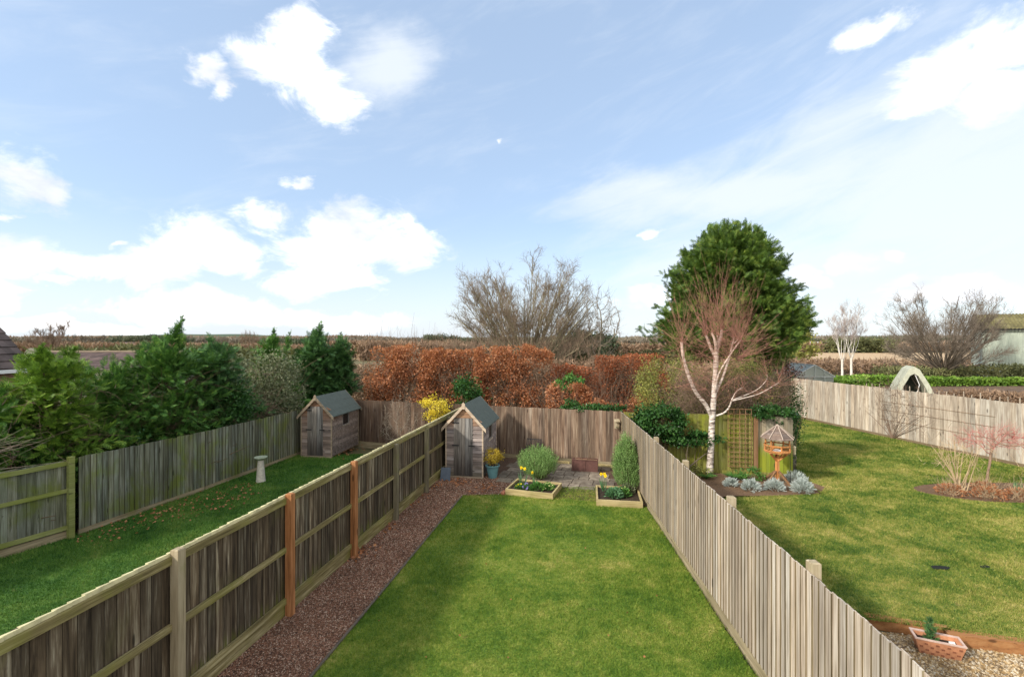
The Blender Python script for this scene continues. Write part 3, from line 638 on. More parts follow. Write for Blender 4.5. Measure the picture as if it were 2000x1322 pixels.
# ------------------------------------------------------------------ sheds
def shed(label, loc, rz, w, d, ze, zr, wall, trim, door_x=(-.32,.26), win=(.75,1.25,.98,1.44), trimlabel=None, slope_end=.1):
    T = thing('shed', label, 'shed', loc, rz); half = w/2+.11; sl = (zr-ze)/half; bh = .115; tk = .022
    zroof = lambda x: zr-.035-sl*abs(x)
    # cladding
    m = MB(); z = .06
    while z < zr-.1:
        z1 = min(z+bh, zr-.06)
        for (yf, sg) in ((0,-1),(d,1)):
            xa = min(w/2, (zr-.035-z)/sl); xb = min(w/2, max(.0,(zr-.035-z1)/sl))
            segs = [(-1,1)]
            if sg < 0 and z < 1.75: segs = [(-w/2, door_x[0]), (door_x[1], w/2)]
            else: segs = [(-xa, xa)]
            for a, b in segs:
                a2, b2 = max(a,-xb), min(b,xb)
                if sg < 0 and z < 1.75:
                    if a < 0 and a2 > b: a2 = b
                    if b > 0 and b2 < a: b2 = a
                y0 = yf+sg*tk*1.5; y1 = yf+sg*tk*.6; yi = yf-sg*.01
                m.hexa([(a,y0,z),(b,y0,z),(b,yi,z),(a,yi,z),(a2,y1,z1+.004),(b2,y1,z1+.004),(b2,yi,z1+.004),(a2,yi,z1+.004)])
        if z1 < zroof(w/2)-.02 or z < zroof(w/2)-.03:
            zz1 = min(z1, zroof(w/2))
            for sg in (-1, 1):
                x0 = sg*(w/2+tk*1.5); x1 = sg*(w/2+tk*.6); xi = sg*(w/2-.01)
                segs = [(0.002,d-.002)]
                if sg > 0 and z1 > win[2] and z < win[3]: segs = [(.002,win[0]),(win[1],d-.002)]
                for a, b in segs: m.hexa([(xi,a,z),(x0,a,z),(x0,b,z),(xi,b,z),(xi,a,zz1+.004),(x1,a,zz1+.004),(x1,b,zz1+.004),(xi,b,zz1+.004)])
        z += bh
    m.build('wall', wall, T)
    m = MB()
    for sx in (-1,1):
        for yy in (-.012, d+.012): m.box(sx*(w/2)-.02+sx*.012, sx*(w/2)+.02+sx*.012, yy-.018, yy+.018, .03, zroof(w/2+.02)-.01)
    m.each('corner_trim', trim, T)
    MB().box(-w/2+.02,w/2-.02,.03,d-.03,.0,.05).build('floor', W_TRIM2, T)
    m = MB()
    for yy in (0.0, d): m.box(-w/2-.02, w/2+.02, yy-.05, yy+.03, .0, .055)
    m.each('base_bearer', W_TRIM2, T)
    # door of vertical planks
    m = MB(); nb = 5; dw = (door_x[1]-door_x[0])/nb
    for i in range(nb):
        a = door_x[0]+i*dw; ht = min(1.78, zroof(abs(a)+dw/2 if a > 0 else abs(a))-.06); m.box(a+.003, a+dw-.003, -.032-random.uniform(0,.004), -.004, .07, ht)
    D = m.build('door', W_DOOR, T)
    m = MB()
    for zh in (.95,1.62): m.box(door_x[0]-.05, door_x[0]+.16, -.045, -.034, zh, zh+.035)
    m.each('hinge', DARK, D)
    m = MB(); m.box(door_x[1]-.12, door_x[1]+.06, -.05, -.036, .95, .98); m.tubes([[(door_x[1]-.03,-.045,1.05),(door_x[1]-.03,-.075,1.07),(door_x[1]-.03,-.075,1.13),(door_x[1]-.03,-.045,1.15)]], [.007]*4, 6); m.build('handle', DARK, D)
    # roof, felted slabs
    m = MB(); oh = .09
    for sg in (-1,1):
        a = (0,zr); b = (sg*half,ze); nn = np.array([sg*sl,1.])/math.hypot(sl,1)*.028
        ys = (-oh, d+oh)
        v = []
        for yy in ys: v += [(a[0],yy,a[1]-.028), (b[0],yy,b[1]-.028), (b[0]+nn[0]*0,yy,b[1]), (a[0],yy,a[1])]
        m.add(v, [(0,1,2,3),(7,6,5,4),(0,4,5,1),(1,5,6,2),(2,6,7,3),(3,7,4,0)])
        # rolled felt laps
        for q in (.36,.70):
            xx = sg*half*q; z_ = zr-sl*abs(xx); m.hexa([(xx,-oh-.002,z_+.001),(xx+sg*.03,-oh-.002,z_-sl*.03+.001),(xx+sg*.03,d+oh+.002,z_-sl*.03+.001),(xx,d+oh+.002,z_+.001),(xx,-oh-.002,z_+.005),(xx+sg*.03,-oh-.002,z_-sl*.03+.005),(xx+sg*.03,d+oh+.002,z_-sl*.03+.005),(xx,d+oh+.002,z_+.005)])
    m.build('roof', FELT, T)
    for sg in (-1,1):
        for yy in (-oh-.022, d+oh+.002):
            p = [(0,zr-.0),(sg*(half+.02),ze-sl*.02),(sg*(half+.02),ze-sl*.02-.10),(0,zr-.12)]
            v = [(x,yy,z) for x,z in p]+[(x,yy+.02,z) for x,z in p]
            MB().add(v, [(0,1,2,3),(7,6,5,4),(0,4,5,1),(1,5,6,2),(2,6,7,3),(3,7,4,0)]).build('bargeboard', trim, T)
    m = MB(); m.add([(-.045,-oh-.036,zr-.15),(.045,-oh-.036,zr-.15),(.05,-oh-.036,zr+.0),(0,-oh-.036,zr+.06),(-.05,-oh-.036,zr+.0),(-.045,-oh-.0225,zr-.15),(.045,-oh-.0225,zr-.15),(.05,-oh-.0225,zr+.0),(0,-oh-.0225,zr+.06),(-.05,-oh-.0225,zr+.0)], [(0,1,2,3,4),(9,8,7,6,5)])
    m.add([(-.045,-oh-.036,zr-.15),(.045,-oh-.036,zr-.15),(.05,-oh-.036,zr+.0),(0,-oh-.036,zr+.06),(-.05,-oh-.036,zr+.0),(-.045,-oh-.0225,zr-.15),(.045,-oh-.0225,zr-.15),(.05,-oh-.0225,zr+.0),(0,-oh-.0225,zr+.06),(-.05,-oh-.0225,zr+.0)], [(0,5,6,1),(1,6,7,2),(2,7,8,3),(3,8,9,4),(4,9,5,0)])
    m.build('finial', trim, T)
    # window
    y0,y1,z0,z1 = win; X = w/2; m = MB(); f = .035
    m.box(X-.01,X+.03,y0,y0+f,z0,z1); m.box(X-.01,X+.03,y1-f,y1,z0,z1); m.box(X-.01,X+.028,y0+f,y1-f,z0,z0+f); m.box(X-.01,X+.028,y0+f,y1-f,z1-f,z1)
    Wn = m.build('window', W_DOOR, T); m = MB(); m.box(X,X+.006,y0+f,y1-f,z0+f,z1-f); m.build('pane', PANE, Wn)
    MB().box(X-.005,X+.05,y0-.03,y1+.03,z0-.022,z0-.001).build('window_sill', trim, Wn)
    return T
shed('small grey timber shed with pale bargeboards at the end of the red gravel', (-1.42,14.42,0), R(-10), 1.10, 1.9, 1.50, 2.21, W_SHED, W_TRIM)
shed('brown timber shed standing on the left neighbour lawn', (-6.83,16.9,0), R(-8), 1.10, 2.0, 1.45, 2.14, W_SHED2, W_TRIM2, door_x=(-.33,.25))

# ------------------------------------------------------------------ raised beds and their plants
def bed(label, c, rz, w, d, h=.16, sides=(1,1,1,1)):
    T = thing('raised_bed', label, 'raised bed', (c[0],c[1],0), rz, 'timber raised beds'); t = .045
    if sides[0]: MB().box(-w/2,w/2,-d/2,-d/2+t,0,h).build('board', W_BED, T)
    if sides[1]: MB().box(-w/2,w/2,d/2-t,d/2,0,h).build('board', W_BED, T)
    MB().box(-w/2,-w/2+t,-d/2+t+.001,d/2-t-.001,0,h-.003).build('board', W_BED, T)
    MB().box(w/2-t,w/2,-d/2+t+.001,d/2-t-.001,0,h-.003).build('board', W_BED, T)
    m = MB(); nx = 20; xs = np.linspace(-w/2+t-.01, w/2-t+.01, nx); ys = np.linspace(-d/2+t-.01, d/2-t+.01, nx); Xg, Yg = np.meshgrid(xs, ys)
    V = np.stack([Xg.ravel(), Yg.ravel(), h-.05+rng.normal(size=nx*nx)*.008], 1); i, j = np.meshgrid(np.arange(nx-1), np.arange(nx-1)); b = (i*nx+j).ravel()
    m.add(V, np.stack([b,b+1,b+nx+1,b+nx],1)); m.build('soil', SOIL, T, smooth=True); return T
bed('raised timber bed with pansies and daffodils beside the gravel', (.60,13.12), R(-19), 1.30, 1.02)
bed('raised timber bed against the pale right fence', (2.74,12.50), R(-9), 1.12, 1.22)
def daffodil(label, x, y, z, n=3, h=.32, heads=2, group='daffodils'):
    T = thing('daffodil', label, 'flower', (x,y,z), 0, group); m = MB(); k = n*7
    a = rng.uniform(0,6.28,k); P = np.stack([np.cos(a)*.04,np.sin(a)*.04,0*a],1); D = np.stack([np.cos(a)*.25,np.sin(a)*.25,np.ones(k)],1)
    X,Y,Z = frames(D); s = h*rng.uniform(.5,.95,k); m.scatter(*LEAF, P, X, Y, Z, np.stack([s, s*0+.045, s],1)); m.build('leaf_blade', L_DAFFL, T)
    st = MB(); fl = MB()
    for i in range(heads):
        e = np.array([random.uniform(-.07,.07), random.uniform(-.06,.04), h*random.uniform(.95,1.25)]); st.tubes([[(0,0,0), e*np.array([.6,.6,.6]), e]], [.005,.004,.004], 5)
        aa = np.linspace(0,2*np.pi,6,endpoint=False); dirv = unit(np.array([-.5+random.uniform(-.3,.3),-.8,.15])[None])[0]; u = np.cross(dirv,[0,0,1.]); u /= np.linalg.norm(u); v = np.cross(u,dirv)
        Dp = unit(np.cos(aa)[:,None]*u+np.sin(aa)[:,None]*v+.15*dirv); fl.scatter(*LEAF, np.repeat(e[None],6,0), Dp, np.cross(Dp,dirv), np.repeat(dirv[None],6,0), np.stack([np.full(6,.05),np.full(6,.07),np.full(6,.05)],1))
        fl.tubes([[e, e+dirv*.02, e+dirv*.035]], [.012,.016,.021], 8)
    if st.v: st.each('stem', L_GRN, T); fl.build('flower_head', L_DAFF, T)
    return T
daffodil('tall pair of yellow daffodils rising at the left raised bed', .30,13.2,.12,2,.46,2)
daffodil('single yellow daffodil in the middle of the left raised bed', .62,13.25,.12,2,.30,1)
daffodil('large yellow daffodil at the corner of the right raised bed', 2.42,12.75,.12,3,.42,3)
def mound(name, label, x, y, z, r, h, lm, fm=None, n=300, size=.05, nf=30, fs=.03, group=None, cat='plant', tpl=LEAF):
    T = thing(name, label, cat, (x,y,z), 0, group); m = MB(); P = ell(n,(0,0,.0),(r,r,h),0,.3); leaves(m, P, size, tpl, unit(P+np.array([0,0,.08])+rng.normal(size=P.shape)*.05)); m.build('foliage', lm, T)
    if fm:
        m = MB(); P = ell(nf,(0,0,.01),(r*.95,r*.95,h*1.12),.15,.95); a = np.linspace(0,2*np.pi,5,endpoint=False)
        for p in P:
            X = np.stack([np.cos(a),np.sin(a),.2+0*a],1); X = unit(X@np.array([[1,0,0],[0,1,.4],[0,-.4,1]])); Y = unit(np.cross([0,0,1.],X)); m.scatter(*LEAF, np.repeat(p[None],5,0), X, Y, np.cross(X,Y), np.stack([np.full(5,fs),np.full(5,fs*1.5),np.full(5,fs)],1))
        m.each('flower_head', fm, T)
    return T
mound('pansy','yellow pansy at the left end of the left raised bed', .20,13.02,.11,.12,.12,L_GRN,L_DAFF,260,.05,9,.032,'bedding plants')
mound('pansy','violet blue pansy beside the daffodil stems', .38,12.92,.11,.11,.15,L_GRN,L_VIOL,160,.045,26,.03,'bedding plants')
mound('bedding_plant','leafy green clump in the middle of the left raised bed', .68,12.95,.11,.20,.16,L_GRN,None,420,.06,group='bedding plants')
mound('primrose','cream primrose clump in the right half of the left raised bed', .98,12.98,.11,.17,.13,L_GRN,L_CREAM,300,.06,34,.028,'bedding plants')
mound('bedding_plant','blue green leafy clump at the front of the right raised bed', 2.62,12.35,.11,.20,.20,L_DAFFL,None,420,.08,group='bedding plants')
mound('bedding_plant','low plant with tiny white flowers in the right raised bed', 2.86,12.45,.11,.20,.20,L_GRN,L_CREAM,420,.05,9,.02,'bedding plants')
mound('bedding_plant','bushy grey green plant at the fence end of the right raised bed', 3.03,12.72,.11,.20,.22,L_GREY,None,520,.05,group='bedding plants')
def rosemary(label, c, rad, h, n, seed, leany=(0,0), narrow=False):
    T = thing('rosemary_bush', label, 'shrub', (c[0],c[1],0), 0, 'rosemary bushes'); g = np.random.default_rng(seed)
    a = g.uniform(0,6.28,n); q = np.sqrt(g.uniform(0,1,n)); zz = g.uniform(.25,.97,n); base = np.stack([np.cos(a)*q*rad, np.sin(a)*q*rad, zz*h*(1-.35*q**2)], 1)
    if narrow: base[:,0] *= .55+.5*np.sin(np.clip(zz,0,1)*3.0); base[:,0] += leany[0]*zz; base[:,1] += leany[1]*zz
    else:
        shr = np.clip(zz/.55, .35, 1)[:,None]; base[:,:2] *= shr
    D = np.stack([np.cos(a)*q*.55, np.sin(a)*q*.55, np.ones(n)],1)+g.normal(size=(n,3))*.16
    X,Y,Z = frames(D); m = MB(); L = g.uniform(.16,.32,n); m.scatter(*NEEDLE, base-unit(D)*L[:,None]*.6, X,Y,Z, np.stack([L,L*.9,L*.9],1)); m.build('foliage', L_ROSE, T)
    m = MB(); k = 26; e = base[g.choice(n,k)]; s = np.zeros((k,3)); s[:,:2] = e[:,:2]*.15; m.tubes(np.stack([s,(s+e)/2+[0,0,-.04],e],1),[.014,.009,.004],4); m.build('stem', BARK, T); return T
rosemary('round rosemary bush behind the left raised bed', (.77,14.35), .60, 1.0, 1700, 4)
rosemary('tall narrow rosemary bush leaning on the pale right fence', (3.20,12.95), .40, 1.62, 2200, 5, (-.12,.25), True)

# teal pot with golden shrub
T = thing('plant_pot', 'round teal blue glazed pot beside the shed wall', 'plant pot', (-.58,14.42,0))
MB().lathe([(.125,0),(.15,.12),(.185,.33),(.19,.345),(.215,.35),(.22,.385),(.205,.395),(.19,.385),(.18,.34)], 32).build('bowl', TEAL, T, smooth=False)
MB().lathe([(.02,.345),(.18,.35)], 24).build('soil', SOIL, T)
shrub('potted_shrub', 'small golden leaved shrub growing in the teal pot', (-.58,14.42,.62), (.25,.25,.22), 3200, .03, L_POT, BARK, 40, .2, z0=.34, nst=10, cat='shrub')
m = MB(); a0 = np.array([-2.06,14.18,0]); 
m.hexa([(-2.10,14.10,.004),(-1.80,14.06,.004),(-1.80,14.085,.0),(-2.10,14.125,.0),(-2.085,14.24,.36),(-1.80,14.20,.36),(-1.80,14.222,.357),(-2.085,14.262,.357)])
tag(m.build('slate_tile', SLATE, loc=(-1.95,14.1,0)), 'blue grey slate leaning against the shed front at its left corner', 'slate')
# brown box planter with dead stems
T = thing('box_planter', 'dark brown box planter against the back fence', 'planter', (2.30,15.20,0), R(-14))
PB = plain('brown_planter', (.105,.050,.042), .6, .2, 10)
m = MB(); w,d,h,t = .78,.36,.36,.025
m.box(-w/2,w/2,-d/2,-d/2+t,0,h); m.box(-w/2,w/2,d/2-t,d/2,0,h); m.box(-w/2,-w/2+t,-d/2+t,d/2-t,0,h-.002); m.box(w/2-t,w/2,-d/2+t,d/2-t,0,h-.002); m.box(-.025,.025,-d/2-.012,-d/2-.001,0,h-.02); m.box(-w/2-.012,-w/2+.03,-d/2-.012,-d/2-.001,0,h-.02); m.box(w/2-.03,w/2+.012,-d/2-.012,-d/2-.001,0,h-.02)
m.box(-w/2-.015,w/2+.015,-d/2-.015,-d/2+t+.01,h+.001,h+.02)
m.build('box', PB, T); m = MB(); m.box(-w/2+t,w/2-t,-d/2+t,d/2-t,h-.1,h-.03); m.build('soil', stones('dry_compost', [(.20,.12,.06),(.33,.21,.11),(.42,.29,.17)], False, 40), T)
T = thing('climber', 'bare climber stems rising from the brown box planter', 'plant', (2.3,15.2,.33)); m = MB()
P = np.array([[x,0,0] for x in rng.uniform(-.35,.35,12)]); twigs(m, P, rng.normal(size=(12,3))*.25+np.array([0,.15,1.]), rng.uniform(.3,1.0,12), .006, up=.1); m.build('stem', TWIG_BR, T)
# folded metal chair
T = thing('garden_chair', 'dark metal garden chair behind the round rosemary', 'chair', (.62,15.35,0), R(-20)); m = MB()
for sx in (-.24,.24):
    m.tubes([[(sx,.20,0),(sx,.14,.45),(sx,.30,.92)]], [.011]*3, 6); m.tubes([[(sx,-.26,0),(sx,-.16,.45),(sx,.14,.46)]], [.011]*3, 6); m.tubes([[(sx,-.24,.64),(sx,.2,.66)]], [.011]*2, 6); m.tubes([[(sx,-.2,.45),(sx,-.24,.64)]], [.01]*2, 6)
for z,y in ((.9,.295),(.6,.19)): m.bar((-.24,y,z),(.24,y,z),.02)
m.build('frame', DARK, T); m = MB()
for i in range(7): x = -.2+i*.066; m.bar((x,.19,.6),(x,.295,.9),.016)
m.build('backrest', DARK, T); m = MB()
for i in range(6): m.box(-.23,.23,-.17+i*.055,-.17+i*.055+.04,.455,.467)
m.build('seat', DARK, T)
BR = plain('red_brick', (.36,.15,.09), .9, .25, 15)
for i,(x,y,a,lb) in enumerate([(3.12,13.45,40,'loose red brick lying by the right fence edge'),(-.22,12.92,70,'red brick piece beside the left raised bed corner')]):
    m = MB().box(-.11,.11,-.05,.05,0,.065,.004); o = m.build('brick', BR, loc=(0,0,0)); o.location = (x,y,.006); o.rotation_euler = (0,R(12) if i==0 else 0,R(a)); tag(o, lb, 'brick', 'loose bricks')
m = MB(); m.bar((3.36,13.0,.05),(3.40,15.4,.05),.06,.09); m.bar((3.38,15.45,.05),(2.7,15.72,.05),.06,.09); m.bar((1.9,15.96,.05),(.4,16.5,.05),.06,.09)
tag(m.build('timber_kerb', W_BED, loc=(3.4,15.4,0)), 'low timber kerb along the foot of the patio fences', 'kerb')
# wooden bracket on the corner
T = thing('nest_box', 'small weathered wooden box fixed to the corner of the back fence', 'nest box', (3.36,15.55,1.22)); m = MB(); m.box(-.07,.07,-.09,.0,.05,.30); m.build('body', W_POST_G, T); m = MB(); m.hexa([(-.09,-.16,.27),(.09,-.16,.27),(.09,.01,.33),(-.09,.01,.33),(-.09,-.16,.285),(.09,-.16,.285),(.09,.01,.345),(-.09,.01,.345)]); m.build('roof', W_POST_G, T)
m = MB(); m.box(-.04,.04,-.13,-.091,.08,.12); m.build('perch', W_POST_OLD, T)

# bird bath on left lawn
T = thing('bird_bath', 'white stone pedestal bird bath on the left lawn', 'bird bath', (-7.30,14.05,0))
MB().lathe([(.13,0),(.13,.03),(.125,.05),(.085,.55),(.08,.62)], 20).build('pedestal', STONE, T, smooth=True)
MB().lathe([(.08,.621),(.12,.66),(.175,.69),(.18,.715),(.16,.715),(.10,.70),(.01,.695)], 24).build('bowl', plain('mossy_stone', (.26,.30,.22), .9, .3, 14), T, smooth=True)

# ------------------------------------------------------------------ right neighbour: trellis, bird table, plants
def trellis(label, x, y, rz, w, h, z0):
    T = thing('trellis', label, 'trellis', (x,y,0), rz); m = MB(); nx = int(round(w/.15)); nz = int(round(h/.15))
    for i in range(nx+1): m.box(i*w/nx-.009, i*w/nx+.009, -.02,-.006, z0, z0+h)
    m.build('upright', W_TREL, T); m = MB()
    for j in range(nz+1): m.box(-.012, w+.012, -.034,-.021, z0+j*h/nz-.009, z0+j*h/nz+.009)
    m.build('slat', W_TREL, T)
rzG = math.atan2(14.74-15.5, 7.35-3.58)
trellis('brown square trellis on the green fence left of the bird table', 6.62,14.82,rzG,.66,1.75,.25)
MB_ = MB(); MB_.box(0,.12,-.03,-.004,0,1.78); o = MB_.build('trellis_board', W_TREL, loc=(0,0,0)); o.location = (7.34,14.69,0); o.rotation_euler = (0,0,rzG); tag(o, 'reddish brown upright board between the trellis and the grey fence end', 'board')
T = thing('bird_table', 'orange brown octagonal bird table with shingled roof', 'bird table', (7.60,13.85,0), R(12)); 
MB().box(-.04,.04,-.04,.04,0,.93).build('post', W_BIRD, T)
for a in range(4):
    ca,sa = math.cos(a*math.pi/2+.2), math.sin(a*math.pi/2+.2); m = MB(); m.bar((ca*.42,sa*.42,.03),(ca*.045,sa*.045,.36),.04,.05); m.build('foot', W_TREL, T)
    m = MB(); m.bar((ca*.04,sa*.04,.66),(ca*.30,sa*.30,.90),.035,.045); m.build('brace', W_BIRD, T)
def octo(r, z, n=8): a = np.linspace(0,2*np.pi,n,endpoint=False)+np.pi/8; return [(r*math.cos(q), r*math.sin(q), z) for q in a]
m = MB(); v = octo(.34,.905)+octo(.34,.93); m.add(v, [tuple(range(8))[::-1]]); m.add(v, [tuple(range(8,16))]); m.add(v, [(i,(i+1)%8,8+(i+1)%8,8+i) for i in range(8)]); m.build('platform', W_BIRD, T)
m = MB()
for zz_,rr_ in ((.96,.355),(1.11,.355)):
    o8 = octo(rr_,zz_)
    for i in range(8): m.bar(o8[i],o8[(i+1)%8],.022,.035)
m.build('railing', W_BIRD, T); m = MB(); o8 = octo(.335,.93)
for i in range(8): m.bar(o8[i],(o8[i][0],o8[i][1],1.33 if i%2==0 else 1.12),.03)
m.build('upright', W_BIRD, T)
for i in range(0):
    pass
m = MB(); e8 = octo(.44,1.30)
nr = 7
for i in range(8):
    A = np.array(e8[i]); B = np.array(e8[(i+1)%8]); P = np.array([0,0,1.66])
    for j in range(nr):
        t0, t1 = j/nr, (j+1)/nr; up = np.array([0,0,.014])
        q = [A+(P-A)*t0+up, B+(P-B)*t0+up, B+(P-B)*t1, A+(P-A)*t1]; lowr = [p-np.array([0,0,.014]) for p in q]
        if j == nr-1: q[2] = P+up*.2; q[3] = P+up*.2+np.array([1e-4,0,0])
        m.hexa(lowr+q)
m.build('roof', W_BROOF, T); m = MB()
for i in range(8): m.bar(np.array(e8[i])*1.02+np.array([0,0,.0]),(0,0,1.69),.022,.02)
m.build('roof_rib', plain('pale_rib', (.36,.29,.24), .8, .2), T)
MB().box(-.09,.09,-.08,.08,.932,.97,.02).build('seed_tray', plain('white_tray', (.75,.75,.75), .5, .05), T)
T = thing('bird_feeder', 'hanging seed feeder on a thin hooked rod right of the bird table', 'bird feeder', (8.0,13.9,0)); m = MB(); m.tubes([[(0,0,0),(0,0,1.0),(.02,0,1.12),(.08,0,1.14),(.12,0,1.08)]],[.007]*5,5); m.build('rod', DARK, T); MB().lathe([(.03,.78),(.035,.80),(.035,.98),(.045,.985),(.02,1.02)],12,(.12,0,.04)).build('seed_tube', plain('feeder_mesh', (.55,.47,.30), .5), T)
m = MB(); m.tubes([[(.12,0,.82),(.19,0,.72),(.1,0,.6),(.2,0,.5)]],[.006]*4,5); m.build('perch', TWIG_GR, T)
for px,py,r,lb in ((1427,949,.17,'smallest silver leaved plant left of the others near the fence'),(1466,957,.26,'silver leaved plant at the front left of the bird table'),(1512,957,.27,'silver leaved plant directly below the bird table'),(1553,940,.30,'silver leaved plant behind the largest one at the bed end'),(1567,960,.33,'largest silver leaved plant at the right tip of the bed')):
    x,y = gp(px,py); T = thing('silver_plant', lb, 'plant', (x,y,0), 0, 'silver leaved plants'); m = MB(); n_ = 520; P = ell(n_,(0,0,.02),(r*rng.uniform(.6,.95),r*rng.uniform(.5,.8),r*rng.uniform(.6,.9)),0,.2)+LN(9,seed=int(px))(rng.normal(size=(n_,3)))[:,None]*.03
    X,Y,Z = frames(unit(P+rng.normal(size=P.shape)*.06+np.array([0,0,.03]))); ss = rng.uniform(.10,.17,n_)*(.7+r); m.scatter(*SPRAY,P,X,Y,Z,np.stack([ss,ss*.55,ss],1)); m.build('foliage', L_SILV, T)
for x,y,lb,s in ((6.55,14.25,'strappy green clump at the foot of the trellis',.42),(5.75,14.3,'strappy clump left of the trellis foot',.38)):
    T = thing('strappy_plant', lb, 'plant', (x,y,0), 0, 'strap leaved clumps'); m = MB(); k = 130; a = rng.uniform(0,6.28,k); D = np.stack([np.cos(a)*.6,np.sin(a)*.6,np.ones(k)],1); tt = np.linspace(0,1,5); L_ = rng.uniform(.6,1.1,k)*s
    pts = (unit(D)[:,None]*tt[None,:,None]+np.stack([np.cos(a)*.3,np.sin(a)*.3,-.5+0*a],1)[:,None]*(tt**2)[None,:,None])*L_[:,None,None]; m.tubes(pts, [.009,.009,.008,.005,.001], 3); m.build('leaf_blade', L_GRN, T)
shrub('low_shrub','low green shrub between the trellis foot and bird table', (7.0,14.2,.15), (.35,.2,.18), 900, .05, L_GRN, BARK, 14, .25, nst=6)
shrub('low_shrub','low brown and green growth behind the birch foot', (5.35,14.5,.12), (.6,.25,.2), 1100, .05, L_OLIVE, BARK, 20, .25, nst=6)
# ivy tumbling over the fence corner
shrub('ivy','dark glossy ivy tumbling over the fence corner behind the right fence', (4.60,15.05,1.50), (.74,.38,.52), 5000, .10, L_IVY, BARK, 60, .17, cat='climber', nst=12)
shrub('ivy','low arm of ivy reaching along the green fence to the birch', (5.55,14.85,1.05), (.75,.25,.22), 1900, .09, L_IVY, BARK, 24, .2, cat='climber', nst=5)
shrub('ivy','ivy hanging over the fence top above the bird table', (8.0,14.75,1.85), (.62,.35,.22), 2600, .08, L_IVY, BARK, 26, .2, cat='climber', nst=5, zmin=-1)
T = thing('fallen_branch','dark bare branch leaning between right fence and birch','branch',(4.9,13.9,0)); m = MB()
m.tubes([[(0,0,.3),(.45,.1,.62),(.72,.15,.80),(1.05,.2,.84)]],[.022,.02,.014,.006],5); m.tubes([[(.1,.05,.36),(.2,.2,.85),(.28,.3,1.05)]],[.014,.01,.005],5); m.build('limb', TWIG_DK, T)

# birch: surveyed limbs plus whippy shoots
Yb = 14.8; base = at(1386,925,Yb); base[2] = 0
T = thing('birch_tree','white barked birch with pollarded limbs and reddish shoots in the right neighbour bed','tree',tuple(base))
def path(pts, k=14):
    P = np.array(pts, float); t = np.linspace(0, len(P)-1, k); i = np.minimum(t.astype(int), len(P)-2); f = (t-i)[:,None]
    g = lambda q: P[np.clip(q,0,len(P)-1)]
    p0,p1,p2,p3 = g(i-1),g(i),g(i+1),g(i+2); return .5*((2*p1)+(-p0+p2)*f+(2*p0-5*p1+4*p2-p3)*f**2+(-p0+3*p1-3*p2+p3)*f**3)
limbs = [([(1386,928,0),(1388,880,0),(1391,815,.0),(1395,765,.02),(1398,712,.05),(1399,682,.05)], .125,.075),
 ([(1391,815,0),(1378,790,-.05),(1360,768,-.1),(1345,735,-.2),(1334,695,-.2),(1331,668,-.2)], .075,.045),
 ([(1399,700,.05),(1388,678,.1),(1379,655,.1)], .06,.042), ([(1399,690,.05),(1396,665,-.1),(1390,650,-.1)], .05,.034), ([(1399,688,.05),(1407,663,.15),(1410,644,.2)], .06,.045),([(1400,680,.05),(1402,664,0),(1401,655,0)], .035,.03),
 ([(1396,770,.02),(1412,735,.1),(1425,695,.2),(1434,658,.25)], .05,.03), ([(1396,768,0),(1404,730,-.1),(1428,690,-.1),(1446,665,-.1)], .032,.018),([(1432,672,.2),(1440,664,.3),(1444,660,.3)], .02,.02),
 ([(1398,812,0),(1414,806,-.15),(1424,795,-.2),(1430,778,-.25)], .035,.024), ([(1428,783,-.25),(1450,778,-.3),(1480,770,-.3),(1505,757,-.3),(1521,747,-.3)], .02,.009), ([(1430,781,-.25),(1455,772,-.1),(1480,760,0),(1497,742,0),(1498,732,0)], .018,.008), ([(1428,783,-.2),(1438,765,-.1),(1450,757,0)], .018,.012)]
m = MB(); ends = []; allp = []
for pts, r0, r1 in limbs:
    P = path([at(a,b,Yb+c)-base for a,b,c in pts], 16); P[0,2] = max(P[0,2],-.05); rr = np.linspace(r0,r1,16)*.84*(1+.06*np.sin(np.arange(16)*2.1)); m.tubes(P[None], rr, 10); ends.append((P[-1], r1)); allp.append(P)
    v = m.v[-1][-10:]; m.add(v, [tuple(range(10))])
m.build('trunk', BIRCH, T, smooth=True)
m = MB()
def shoots(E, n, spread, L, up=.25, r=.0045, bend=.15, c=(0,0,1.)):
    D = rng.normal(size=(n,3))*spread+np.array(c); P = np.repeat(np.array(E)[None],n,0)+rng.normal(size=(n,3))*.03; L = rng.uniform(.45,1,n)*L
    D = unit(D); t = np.linspace(0,1,7); B = rng.normal(size=(n,3))*bend+np.array([0,0,up]); pts = P[:,None]+(D[:,None]*t[None,:,None]+B[:,None]*(t**2)[None,:,None])*L[:,None,None]
    pts[:,1:] += rng.normal(size=pts[:,1:].shape)*.012; m.tubes(pts, r*np.linspace(1,.3,7), 3)
    # side twigs
    k = n*4; i = rng.integers(0,n,k); j = rng.integers(2,6,k); p = pts[i,j]; d = unit(pts[i,j]-pts[i,j-1])+rng.normal(size=(k,3))*.5; twigs(m, p, d, rng.uniform(.15,.5,k)*.8, .0028, up=.3)
for (e, r1), (nn, sp, L_) in zip(ends[1:], [(22,.5,1.6),(22,.5,1.8),(20,.55,1.8),(26,.5,1.9),(12,.5,1.7),(26,.6,1.6),(18,.7,1.5),(10,.6,1.4),(4,.6,.7),(6,.7,.7),(6,.7,.8),(5,.7,.6)]): shoots(e, nn, sp, L_)
for P, q in ((allp[0],60),(allp[1],55),(allp[6],60),(allp[7],40),(allp[10],25)):
    for _ in range(q):
        p = P[rng.integers(7,16)]; shoots(p, 1, .5, 1.2, up=.25, c=(rng.normal()*.9, rng.normal()*.5, .45), r=.004)
shoots(at(1440,700,Yb)-base, 26, .4, 1.7, c=(1.0,.1,.35), up=.15, r=.006); shoots(at(1380,760,Yb)-base, 8, .35, 1.1, c=(-1.0,.1,.1), up=-.05, r=.005)
m.build('crown', TWIG_RED, T)

